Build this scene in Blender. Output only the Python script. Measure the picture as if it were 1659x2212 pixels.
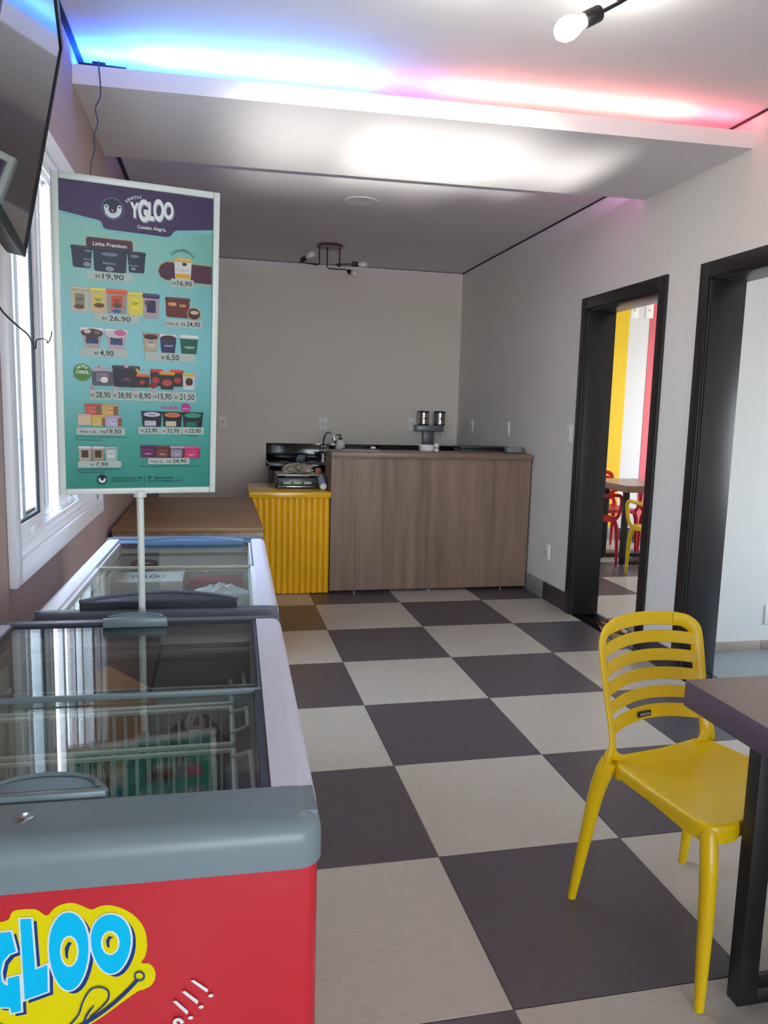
import bpy, bmesh, math, random
from mathutils import Vector, Matrix
random.seed(7)
T = 0.62                      # floor tile module in metres; plan coordinates are given in tiles
PI = math.pi
for o in list(bpy.data.objects): bpy.data.objects.remove(o)
SC = bpy.context.scene
COL = SC.collection

# ---------------------------------------------------------------- camera
def cam_axes(yaw, pitch, roll):
    f = Vector((math.sin(yaw)*math.cos(pitch), math.cos(yaw)*math.cos(pitch), math.sin(pitch)))
    r = Vector((math.cos(yaw), -math.sin(yaw), 0)); u = r.cross(f)
    return r*math.cos(roll)+u*math.sin(roll), -r*math.sin(roll)+u*math.cos(roll), f
cd = bpy.data.cameras.new('camera'); cam = bpy.data.objects.new('camera', cd); COL.objects.link(cam)
cr, cu, cf = cam_axes(0.2178, -0.1328, 0.0265)
cam.matrix_world = Matrix(((cr.x, cu.x, -cf.x, -1.082*T), (cr.y, cu.y, -cf.y, -8.403*T), (cr.z, cu.z, -cf.z, 2.216*T), (0, 0, 0, 1)))
cd.sensor_fit = 'VERTICAL'; cd.sensor_height = 36.0; cd.lens = 36.0*1639.5/2212.0
cd.clip_start = 0.02; cd.clip_end = 200
SC.camera = cam

# ---------------------------------------------------------------- world, sun, exposure
W = bpy.data.worlds.new('daylight'); SC.world = W; W.use_nodes = True
nt = W.node_tree; nt.nodes.clear()
wo = nt.nodes.new('ShaderNodeOutputWorld'); bg = nt.nodes.new('ShaderNodeBackground')
tc = nt.nodes.new('ShaderNodeTexCoord'); sx = nt.nodes.new('ShaderNodeSeparateXYZ'); cr_ = nt.nodes.new('ShaderNodeValToRGB')
nt.links.new(tc.outputs['Generated'], sx.inputs[0]); nt.links.new(sx.outputs['Z'], cr_.inputs[0])
cr_.color_ramp.elements[0].position = 0.0; cr_.color_ramp.elements[0].color = (0.84, 0.92, 1.0, 1)
cr_.color_ramp.elements[1].position = 0.8; cr_.color_ramp.elements[1].color = (0.50, 0.72, 1.0, 1)
nt.links.new(cr_.outputs[0], bg.inputs['Color']); bg.inputs['Strength'].default_value = SKY = 6.6
nt.links.new(bg.outputs[0], wo.inputs['Surface'])
sd = bpy.data.lights.new('sun', 'SUN'); sun = bpy.data.objects.new('sun', sd); COL.objects.link(sun)
sd.energy = 12.0; sd.angle = 0.01; sd.color = (1.0, 0.93, 0.84)
sun.rotation_euler = Vector((-0.62, 0.30, -1.0)).to_track_quat('-Z', 'Y').to_euler(); sun.location = (6, -3, 9)
SC.view_settings.view_transform = 'Standard'; SC.view_settings.look = 'None'
SC.view_settings.gamma = 1.0; SC.view_settings.use_curve_mapping = False
SC.view_settings.exposure = 0.8
try:
    SC.cycles.use_denoising = True; SC.cycles.max_bounces = 10; SC.cycles.diffuse_bounces = 6
    SC.cycles.transparent_max_bounces = 16; SC.cycles.sample_clamp_indirect = 8.0
    SC.cycles.caustics_reflective = False; SC.cycles.caustics_refractive = False
except Exception: pass
def area(name, loc, target, sx_, sy_, energy, color, portal=False, spread=PI):
    l = bpy.data.lights.new(name, 'AREA'); l.shape = 'RECTANGLE'; l.size = sx_; l.size_y = sy_; l.energy = energy; l.color = color
    l.spread = spread
    o = bpy.data.objects.new(name, l); COL.objects.link(o); o.location = loc
    o.rotation_euler = (Vector(target)-Vector(loc)).to_track_quat('-Z', 'Y').to_euler()
    if portal: l.cycles.is_portal = True
    return o
area('window_portal', (-2.2*T, -3.6*T, 2.5*T), (0, -3.6*T, 2.5*T), 2.4*T, 2.0*T, 1, (1, 1, 1), True)
area('shopfront_portal', (0.4*T, -15.3*T, 1.95*T), (0.4*T, 0, 1.95*T), 4.6*T, 3.9*T, 1, (1, 1, 1), True)
area('next_room_portal', (8.7*T, 1.6*T, 2.3*T), (0, 1.6*T, 2.3*T), 3.2*T, 2.4*T, 1, (1, 1, 1), True)
area('side_room_portal', (7.2*T, -4.3*T, 2.4*T), (0, -4.3*T, 2.4*T), 3.0*T, 2.8*T, 1, (1, 1, 1), True)
area('glint_lamp', (1.05*T, -17.2*T, 0.12*T), (1.0*T, -2.22*T, 4.21*T), 1.25, 0.06, 1.5, (1.0, 0.98, 0.90), False, math.radians(1.8))
area('glint_lamp', (0.15*T, -17.2*T, 0.12*T), (0.15*T, -2.35*T, 4.21*T), 1.3, 0.10, 1.9, (1.0, 0.98, 0.90), False, math.radians(3))
# glint lamps added to stand in for sunlight reflected up on to the panel

# ---------------------------------------------------------------- materials
def lin(c):
    if isinstance(c, str):
        c = [int(c[i:i+2], 16)/255 for i in (0, 2, 4)]
        return tuple(x/12.92 if x <= .04045 else ((x+.055)/1.055)**2.4 for x in c)
    return tuple(c)
MATS = {}
def mat(name, col, rough=.5, metal=0.0, var=0.06, scale=8.0, bump=0.0, bscale=60.0, spec=.5, coat=0.0, emit=None, es=0.0, stretch=None, island=0.0):
    if name in MATS: return MATS[name]
    m = bpy.data.materials.new(name); m.use_nodes = True; n = m.node_tree.nodes; l = m.node_tree.links
    b = n['Principled BSDF']; c = lin(col)
    b.inputs['Roughness'].default_value = rough; b.inputs['Metallic'].default_value = metal
    b.inputs['Specular IOR Level'].default_value = spec; b.inputs['Coat Weight'].default_value = coat
    b.inputs['Coat Roughness'].default_value = .08
    t = n.new('ShaderNodeTexCoord'); mp = n.new('ShaderNodeMapping'); l.new(t.outputs['Object'], mp.inputs[0])
    if stretch: mp.inputs['Scale'].default_value = stretch
    no = n.new('ShaderNodeTexNoise'); no.inputs['Scale'].default_value = scale; no.inputs['Detail'].default_value = 5; l.new(mp.outputs[0], no.inputs['Vector'])
    r = n.new('ShaderNodeValToRGB'); l.new(no.outputs[0], r.inputs[0])
    r.color_ramp.elements[0].position = .3; r.color_ramp.elements[1].position = .7
    r.color_ramp.elements[0].color = tuple(max(0, x*(1-var)) for x in c)+(1,); r.color_ramp.elements[1].color = tuple(min(1, x*(1+var)) for x in c)+(1,)
    out = r.outputs[0]
    if island:
        oi = n.new('ShaderNodeObjectInfo'); mr = n.new('ShaderNodeMapRange'); l.new(oi.outputs['Random'], mr.inputs[0])
        mr.inputs[3].default_value = 1-island; mr.inputs[4].default_value = 1+island
        mx = n.new('ShaderNodeVectorMath'); mx.operation = 'SCALE'; l.new(out, mx.inputs[0]); l.new(mr.outputs[0], mx.inputs['Scale']); out = mx.outputs[0]
    l.new(out, b.inputs['Base Color'])
    if bump:
        nb = n.new('ShaderNodeTexNoise'); nb.inputs['Scale'].default_value = bscale; nb.inputs['Detail'].default_value = 3; l.new(mp.outputs[0], nb.inputs['Vector'])
        bp = n.new('ShaderNodeBump'); bp.inputs['Strength'].default_value = bump; bp.inputs['Distance'].default_value = .002
        l.new(nb.outputs[0], bp.inputs['Height']); l.new(bp.outputs[0], b.inputs['Normal'])
    if emit is not None:
        b.inputs['Emission Color'].default_value = lin(emit)+(1,); b.inputs['Emission Strength'].default_value = es
    MATS[name] = m; return m
def wood(name, c1, c2, axis='z', rough=.45, k=1.0):
    m = bpy.data.materials.new(name); m.use_nodes = True; n = m.node_tree.nodes; l = m.node_tree.links; b = n['Principled BSDF']
    t = n.new('ShaderNodeTexCoord'); mp = n.new('ShaderNodeMapping'); l.new(t.outputs['Object'], mp.inputs[0])
    s = {'z': (9*k, 9*k, .45*k), 'x': (.45*k, 9*k, 9*k), 'y': (9*k, .45*k, 9*k)}[axis]; mp.inputs['Scale'].default_value = s
    a = n.new('ShaderNodeTexNoise'); a.inputs['Scale'].default_value = 1.0; a.inputs['Detail'].default_value = 9; a.inputs['Roughness'].default_value = .68; a.inputs['Distortion'].default_value = .5
    l.new(mp.outputs[0], a.inputs['Vector']); r = n.new('ShaderNodeValToRGB'); l.new(a.outputs[0], r.inputs[0])
    r.color_ramp.elements[0].position = .34; r.color_ramp.elements[1].position = .66
    r.color_ramp.elements[0].color = lin(c1)+(1,); r.color_ramp.elements[1].color = lin(c2)+(1,)
    l.new(r.outputs[0], b.inputs['Base Color']); b.inputs['Roughness'].default_value = rough
    bp = n.new('ShaderNodeBump'); bp.inputs['Strength'].default_value = .12; bp.inputs['Distance'].default_value = .001; l.new(a.outputs[0], bp.inputs['Height']); l.new(bp.outputs[0], b.inputs['Normal'])
    return m
def glassy(name, tint, f0=.04):
    """clear pane: Schlick mirror reflection over tinted transparency, the same from both faces"""
    m = bpy.data.materials.new(name); m.use_nodes = True; n = m.node_tree.nodes; l = m.node_tree.links; n.remove(n['Principled BSDF'])
    tr = n.new('ShaderNodeBsdfTransparent'); tr.inputs[0].default_value = tuple(tint)+(1,)
    g = n.new('ShaderNodeBsdfGlossy'); g.inputs['Roughness'].default_value = .01; lw = n.new('ShaderNodeLayerWeight'); lw.inputs['Blend'].default_value = .5
    p = n.new('ShaderNodeMath'); p.operation = 'POWER'; l.new(lw.outputs['Facing'], p.inputs[0]); p.inputs[1].default_value = 5.0
    q = n.new('ShaderNodeMath'); q.operation = 'MULTIPLY_ADD'; l.new(p.outputs[0], q.inputs[0]); q.inputs[1].default_value = 1-f0; q.inputs[2].default_value = f0
    mx = n.new('ShaderNodeMixShader'); l.new(q.outputs[0], mx.inputs[0]); l.new(tr.outputs[0], mx.inputs[1]); l.new(g.outputs[0], mx.inputs[2]); l.new(mx.outputs[0], n['Material Output'].inputs[0])
    return m
M_wall = mat('painted_wall_pale', 'e2e0dc', .75, var=.015, scale=1.5, bump=.05, bscale=120)
M_wall_left = mat('painted_wall_taupe', 'a08883', .7, var=.02, scale=1.5, bump=.05, bscale=120)
M_back = mat('painted_wall_beige', 'e9e3d6', .75, var=.015, scale=1.5, bump=.05, bscale=120)
M_ceil = mat('ceiling_plaster', 'e4e0e3', .85, var=.01, scale=1.0)
M_gap = mat('gap_shade', '24222c', .8, var=.05)
M_grout = mat('grout', '6d6760', .9)
M_tl = mat('floor_tile_pale', 'b9b1a5', .34, var=.07, scale=26, bump=.03, bscale=200, stretch=(1, 3, 1), island=.025)
M_td = mat('floor_tile_dark', '524b4f', .36, var=.09, scale=26, bump=.03, bscale=200, stretch=(1, 3, 1), island=.05)
M_black = mat('black_lacquer', '221f1f', .35, var=.08, scale=12, bump=.08, bscale=90)
M_granite = mat('black_granite', '0c0b0c', .08, var=.4, scale=220)
M_grey_tile = mat('grey_skirting_tile', '8f8d88', .4, var=.05, scale=30)
M_alu = mat('white_aluminium', 'e6e6ea', .35, var=.01)
M_gasket = mat('rubber_gasket', '20242a', .6)
M_glass = glassy('window_glass', (.96, .98, .99)); M_lidglass = glassy('freezer_lid_glass', (.95, .985, .975), .05)
M_wood = wood('oak_laminate', '6e5847', '957c67'); M_woodh = wood('oak_laminate_horizontal', '6c5544', '8f7660', 'x', .35)
M_woodd = wood('dark_walnut', '3a2419', '573628', 'x')
M_top = mat('mocha_table_laminate', '7e6a63', .28, var=.05, scale=30); M_topedge = mat('mauve_table_edge', '5d4d5c', .4, var=.06, scale=40)
M_ytop = mat('yellow_lacquer_top', 'e8b20c', .18, var=.02); M_yel = mat('yellow_lacquer_ribs', 'f0b400', .4, var=.03)
M_chair = mat('yellow_polypropylene', 'dfba08', .33, var=.015, scale=5, bump=.04, bscale=300); M_red_ch = mat('red_polypropylene', 'cf2430', .35, var=.02)
M_steel = mat('black_steel', '1c1a19', .42, var=.1, scale=20); M_chrome = mat('chrome', 'd6dade', .12, metal=1.0, var=.02)
M_freeze_red = mat('red_enamel', 'c42a36', .28, var=.012, scale=3, coat=.3)
M_rim = mat('grey_teal_plastic', '75868c', .36, var=.02, bump=.05, bscale=300); M_rim2 = mat('slate_plastic', '5a6170', .4, var=.02, bump=.05, bscale=300)
M_rail = mat('pale_grey_rail', 'e0e1f4', .33, var=.015, scale=6, bump=.04, bscale=300); M_inner = mat('inner_frame_grey', '6e6a69', .45); M_liner = mat('freezer_liner', 'dde6e2', .5, var=.03)
M_handle = mat('lid_handle_blue_grey', '6b8697', .35, var=.02); M_handle2 = mat('lid_handle_dark', '30363f', .4); M_handle3 = mat('lid_handle_steel_blue', '4c6a86', .4)
M_white = mat('white_plastic', 'f4f3ec', .4, var=.01); M_frame = mat('white_painted_steel', 'd6e0da', .35, var=.02); M_dark = mat('black_plastic', '17181b', .4, var=.05)
M_screen = mat('tv_screen', '08080c', .04, var=.0, coat=.6); M_bezel = mat('tv_bezel', '0e0f18', .45, spec=.25)
M_wire = mat('white_coated_wire', 'dfe6e0', .4, var=.01)
M_card = mat('brown_cardboard', 'a67c52', .8, var=.05, scale=30, bump=.1)
M_cable = mat('cable_grey', '3d3b4c', .6)
M_bulb = mat('bulb_frosted', 'ece6d8', .12, var=.01, coat=.5)
M_lamp_dark = mat('lamp_black', '201e22', .3); M_lamp_plate = mat('plate_pink_reflection', '5b2c3a', .3)  # plate colour holds the pink reflection seen on its black finish
M_lit = mat('bulb_lit', 'ffffff', .4, emit='fdfff0', es=75.0)
M_led_blue = mat('led_blue', 'ffffff', .5, emit=(0.07, 0.32, 1.0), es=480.0)
M_led_deep = mat('led_deep_blue', 'ffffff', .5, emit=(0.01, 0.09, 1.0), es=1100.0)
M_led_mag = mat('led_magenta', 'ffffff', .5, emit=(0.75, 0.14, 0.95), es=45.0)
M_led_deepred = mat('led_deep_red', 'ffffff', .5, emit=(1.0, 0.10, 0.14), es=60.0)
M_led_red = mat('led_red', 'ffffff', .5, emit=(1.0, 0.27, 0.22), es=95.0)
M_led_pink = mat('led_pink', 'ffffff', .5, emit=(1.0, 0.30, 0.85), es=380.0)
M_led_violet = mat('led_violet', 'ffffff', .5, emit=(0.35, 0.26, 1.0), es=90.0)
def attr_mat():
    m = bpy.data.materials.new('printed_film'); m.use_nodes = True; n = m.node_tree.nodes; l = m.node_tree.links; b = n['Principled BSDF']
    a = n.new('ShaderNodeAttribute'); a.attribute_name = 'ink'; l.new(a.outputs['Color'], b.inputs['Base Color']); b.inputs['Roughness'].default_value = .35; b.inputs['Specular IOR Level'].default_value = .18
    return m
M_print = attr_mat()
def poster_mat():
    m = bpy.data.materials.new('poster_film'); m.use_nodes = True; n = m.node_tree.nodes; l = m.node_tree.links; b = n['Principled BSDF']
    t = n.new('ShaderNodeTexCoord'); s = n.new('ShaderNodeSeparateXYZ'); l.new(t.outputs['Generated'], s.inputs[0])
    r = n.new('ShaderNodeValToRGB'); l.new(s.outputs['Z'], r.inputs[0]); e = r.color_ramp.elements
    e[0].position = 0; e[0].color = lin('228070')+(1,); e[1].position = 1; e[1].color = lin('2f8c76')+(1,)
    for p, c in ((.18, '2c9488'), (.45, '62b0b8'), (.62, '58a6a8'), (.80, '389682')):
        x = e.new(p); x.color = lin(c)+(1,)
    l.new(r.outputs[0], b.inputs['Base Color']); b.inputs['Roughness'].default_value = .17; b.inputs['Specular IOR Level'].default_value = .28
    nb = n.new('ShaderNodeTexNoise'); nb.inputs['Scale'].default_value = 70; l.new(t.outputs['Object'], nb.inputs['Vector'])
    bp = n.new('ShaderNodeBump'); bp.inputs['Strength'].default_value = .12; bp.inputs['Distance'].default_value = .001; l.new(nb.outputs[0], bp.inputs['Height']); l.new(bp.outputs[0], b.inputs['Normal'])
    return m
M_poster = poster_mat()

# ---------------------------------------------------------------- mesh helpers
class MB:
    def __init__(s): s.bm = bmesh.new(); s.cols = None
    def box(s, x0, x1, y0, y1, z0, z1, bev=0, seg=2, mtx=None):
        t = bmesh.new(); bmesh.ops.create_cube(t, size=1)
        bmesh.ops.scale(t, vec=(x1-x0, y1-y0, z1-z0), verts=t.verts); bmesh.ops.translate(t, vec=((x0+x1)/2, (y0+y1)/2, (z0+z1)/2), verts=t.verts)
        if bev: bmesh.ops.bevel(t, geom=list(t.edges), offset=bev, segments=seg, profile=.5, affect='EDGES')
        if mtx: bmesh.ops.transform(t, matrix=mtx, verts=t.verts)
        s.join(t); return s
    def join(s, t):
        mp = {v: s.bm.verts.new(v.co) for v in t.verts}
        for f in t.faces:
            try: s.bm.faces.new([mp[v] for v in f.verts])
            except ValueError: pass
        t.free()
    def tube(s, pts, r, n=10, smooth=0, caps=True, flat=1.0, side=None):
        P = [Vector(p) for p in pts]; R = list(r) if hasattr(r, '__len__') else [r]*len(P)
        if smooth:
            Q = []; RR = []
            for i in range(len(P)-1):
                p0 = P[max(i-1, 0)]; p1 = P[i]; p2 = P[i+1]; p3 = P[min(i+2, len(P)-1)]
                for k in range(smooth):
                    t = k/smooth; t2 = t*t; t3 = t2*t
                    Q.append(.5*((2*p1)+(-p0+p2)*t+(2*p0-5*p1+4*p2-p3)*t2+(-p0+3*p1-3*p2+p3)*t3)); RR.append(R[i]*(1-t)+R[i+1]*t)
            Q.append(P[-1]); RR.append(R[-1]); P, R = Q, RR
        rings = []; prev = None
        for i, p in enumerate(P):
            d = (P[min(i+1, len(P)-1)]-P[max(i-1, 0)]).normalized()
            if prev is None:
                a = Vector(side) if side else (Vector((0, 0, 1)) if abs(d.z) < .9 else Vector((1, 0, 0)))
            else: a = prev
            a = (a-d*a.dot(d)).normalized(); prev = a; b = d.cross(a)
            rings.append([s.bm.verts.new(p+(a*math.cos(2*PI*k/n)+b*math.sin(2*PI*k/n)*flat)*R[i]) for k in range(n)])
        for i in range(len(rings)-1):
            for k in range(n): s.bm.faces.new((rings[i][k], rings[i][(k+1) % n], rings[i+1][(k+1) % n], rings[i+1][k]))
        if caps: s.bm.faces.new(rings[0][::-1]); s.bm.faces.new(rings[-1])
        return s
    def lathe(s, prof, c=(0, 0, 0), n=24, axis='z', mtx=None):
        t = bmesh.new(); rings = []
        for r, h in prof:
            rings.append([t.verts.new((r*math.cos(2*PI*k/n), r*math.sin(2*PI*k/n), h)) for k in range(n)])
        for i in range(len(rings)-1):
            for k in range(n): t.faces.new((rings[i][k], rings[i][(k+1) % n], rings[i+1][(k+1) % n], rings[i+1][k]))
        t.faces.new(rings[0][::-1]); t.faces.new(rings[-1])
        bmesh.ops.remove_doubles(t, verts=t.verts, dist=1e-6)
        if axis == 'y': bmesh.ops.rotate(t, cent=(0, 0, 0), matrix=Matrix.Rotation(PI/2, 3, 'X'), verts=t.verts)
        if axis == 'x': bmesh.ops.rotate(t, cent=(0, 0, 0), matrix=Matrix.Rotation(PI/2, 3, 'Y'), verts=t.verts)
        if mtx: bmesh.ops.transform(t, matrix=mtx, verts=t.verts)
        bmesh.ops.translate(t, vec=c, verts=t.verts); s.join(t); return s
    def prism(s, poly, h0, h1, frame=None, bev=0):
        """polygon in XY extruded h0..h1 along Z, then placed by frame (4x4)"""
        t = bmesh.new(); a = [t.verts.new((x, y, h0)) for x, y in poly]; b = [t.verts.new((x, y, h1)) for x, y in poly]
        t.faces.new(a[::-1]); t.faces.new(b); n = len(poly)
        for i in range(n): t.faces.new((a[i], a[(i+1) % n], b[(i+1) % n], b[i]))
        bmesh.ops.recalc_face_normals(t, faces=t.faces)
        if bev: bmesh.ops.bevel(t, geom=[e for e in t.edges if abs(e.verts[0].co.z-e.verts[1].co.z) < 1e-7 and e.verts[0].co.z > (h0+h1)/2], offset=bev, segments=2, affect='EDGES')
        if frame: bmesh.ops.transform(t, matrix=frame, verts=t.verts)
        s.join(t); return s
def setp(o, label=None, cat=None, group=None, kind=None):
    if label: o['label'] = label
    if cat: o['category'] = cat
    if group: o['group'] = group
    if kind: o['kind'] = kind
    return o
ORG = {}
def thing(name, label, cat, loc=(0, 0, 0), rotz=0, group=None, kind=None):
    o = bpy.data.objects.new(name, None); COL.objects.link(o); o.location = loc; o.rotation_euler = (0, 0, rotz); o.empty_display_size = .1
    setp(o, label, cat, group, kind); ORG[o.name] = Vector((0, 0, 0)); return o
def wthing(name, label, cat, loc, group=None, kind=None):
    """thing whose parts are given in world coordinates"""
    o = thing(name, label, cat, loc, 0, group, kind); ORG[o.name] = Vector(loc); return o
def obj(name, mb, m, parent=None, sharp=35, label=None, origin=None):
    bm = mb.bm; bmesh.ops.recalc_face_normals(bm, faces=bm.faces) if mb.cols is None else None
    off = Vector((0, 0, 0))
    if parent is not None: off = ORG.get(parent.name, off)
    elif origin is not None: off = Vector(origin)
    if off.length: bmesh.ops.translate(bm, vec=-off, verts=bm.verts)
    me = bpy.data.meshes.new(name); bm.to_mesh(me); bm.free()
    if mb.cols is not None:
        a = me.attributes.new('ink', 'FLOAT_COLOR', 'FACE')
        for i, c in enumerate(mb.cols): a.data[i].color = tuple(q*.86 for q in c)+(1,)
    o = bpy.data.objects.new(name, me); COL.objects.link(o); me.materials.append(m)
    if sharp: me.shade_smooth(); me.set_sharp_from_angle(angle=math.radians(sharp))
    if parent is not None: o.parent = parent; ORG[o.name] = off
    elif origin is not None: o.location = origin
    if label: o['label'] = label
    return o
def bx(name, m, x0, x1, y0, y1, z0, z1, parent=None, bev=0, **k):
    return obj(name, MB().box(x0, x1, y0, y1, z0, z1, bev), m, parent, **k)
def tbx(name, m, x0, x1, y0, y1, z0, z1, parent=None, bev=0, **k):
    return bx(name, m, x0*T, x1*T, y0*T, y1*T, z0*T, z1*T, parent, bev, **k)
def copy_tree(o, parent=None):
    c = o.copy(); COL.objects.link(c); c.parent = parent
    for ch in list(o.children): copy_tree(ch, c)
    return c
_tc = {}
def text_polys(s, bold=0.0):
    """2-D faces of a line of text, unit cap height, origin at the left of the baseline; returns (faces, width)"""
    k = (s, bold)
    if k in _tc: return _tc[k]
    c = bpy.data.curves.new('t', 'FONT'); c.body = s; c.size = 1.0; c.offset = bold; c.resolution_u = 3 if len(s) > 3 else 8
    o = bpy.data.objects.new('t', c); COL.objects.link(o); me = o.to_mesh()
    F = [[tuple(me.vertices[v].co[:2]) for v in p.vertices] for p in me.polygons]
    xs = [p[0] for f in F for p in f] or [0]; x0, x1 = min(xs), max(xs); cap = .7
    ys = [p[1] for f in F for p in f] or [0, .7]
    F = [[((x-x0)/cap, y/cap) for x, y in f] for f in F]; r = (F, (x1-x0)/cap, min(ys)/cap, max(ys)/cap)
    o.to_mesh_clear(); bpy.data.objects.remove(o); bpy.data.curves.remove(c); _tc[k] = r; return r
class Ink(MB):
    """flat print: coloured faces in a local (u, v) plane, v up; each layer a hair above the last"""
    def __init__(s, place, step=.00006): super().__init__(); s.cols = []; s.place = place; s.step = step; s.n = 0
    def face(s, pts, c, lay):
        vs = [s.bm.verts.new(s.place(x, y, lay)) for x, y in pts]
        try: s.bm.faces.new(vs); s.cols.append(c)
        except ValueError: pass
    def poly(s, pts, col, lay=None):
        s.n += 1; a = sum(pts[i][0]*pts[(i+1) % len(pts)][1]-pts[(i+1) % len(pts)][0]*pts[i][1] for i in range(len(pts)))
        s.face(pts if a > 0 else pts[::-1], lin(col), s.n*s.step)
    def rrect(s, cx, cy, w, h, col, r=0):
        r = min(r, w/2.01, h/2.01)
        if r <= 0: return s.poly([(cx-w/2, cy-h/2), (cx+w/2, cy-h/2), (cx+w/2, cy+h/2), (cx-w/2, cy+h/2)], col)
        P = []
        for (ax, ay, a0) in ((1, 1, 0), (-1, 1, 1), (-1, -1, 2), (1, -1, 3)):
            for k in range(5):
                a = (a0+k/4)*PI/2; P.append((cx+ax*(w/2-r)+r*math.cos(a), cy+ay*(h/2-r)+r*math.sin(a)))
        s.poly(P, col)
    def ell(s, cx, cy, w, h, col, n=24): s.poly([(cx+w/2*math.cos(2*PI*k/n), cy+h/2*math.sin(2*PI*k/n)) for k in range(n)], col)
    def text(s, cx, cy, w, h, t, col, bold=.012, ang=0, fit=True):
        F, tw, y0, y1 = text_polys(t, bold); s.n += 1; sy = h; sx_ = (w/tw) if fit and tw else h
        if fit and t and not any(ch in 'gjpqy,;' for ch in t): pass
        ca, sa = math.cos(ang), math.sin(ang)
        for f in F:
            P = []
            for x, y in f:
                X = x*sx_-tw*sx_/2; Y = (y-.5)*sy; P.append((cx+X*ca-Y*sa, cy+X*sa+Y*ca))
            s.face(P, lin(col), s.n*s.step)
    def glyph(s, cx, cy, w, h, ch, col, bold):
        F, tw, y0, y1 = text_polys(ch, bold); s.n += 1
        for f in F: s.face([(cx+(x/tw-.5)*w, cy+((y-y0)/(y1-y0)-.5)*h) for x, y in f], lin(col), s.n*s.step)
    def stroke(s, pts, w, col, closed=False, taper=False):
        s.n += 1; n = len(pts); L = []; Rr = []
        for i, p in enumerate(pts):
            a = pts[i-1] if i or closed else p; b = pts[(i+1) % n] if i < n-1 or closed else p
            dx, dy = b[0]-a[0], b[1]-a[1]; d = math.hypot(dx, dy) or 1; ww = w/2*(math.sin(PI*(i+.6)/(n+.2))*.8+.25 if taper else 1)
            L.append((p[0]-dy/d*ww, p[1]+dx/d*ww)); Rr.append((p[0]+dy/d*ww, p[1]-dx/d*ww))
        for i in range(n-1 if not closed else n):
            j = (i+1) % n; s.face([Rr[i], Rr[j], L[j], L[i]], lin(col), s.n*s.step)
def spline(pts, k=5):
    Q = []
    for i in range(len(pts)-1):
        p0 = pts[max(i-1, 0)]; p1 = pts[i]; p2 = pts[i+1]; p3 = pts[min(i+2, len(pts)-1)]
        for j in range(k):
            t = j/k; Q.append(tuple(.5*(2*p1[a]+(-p0[a]+p2[a])*t+(2*p0[a]-5*p1[a]+4*p2[a]-p3[a])*t*t+(-p0[a]+3*p1[a]-3*p2[a]+p3[a])*t**3) for a in (0, 1)))
    return Q+[tuple(pts[-1])]
def struct(o): o['kind'] = 'structure'; return o
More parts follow.
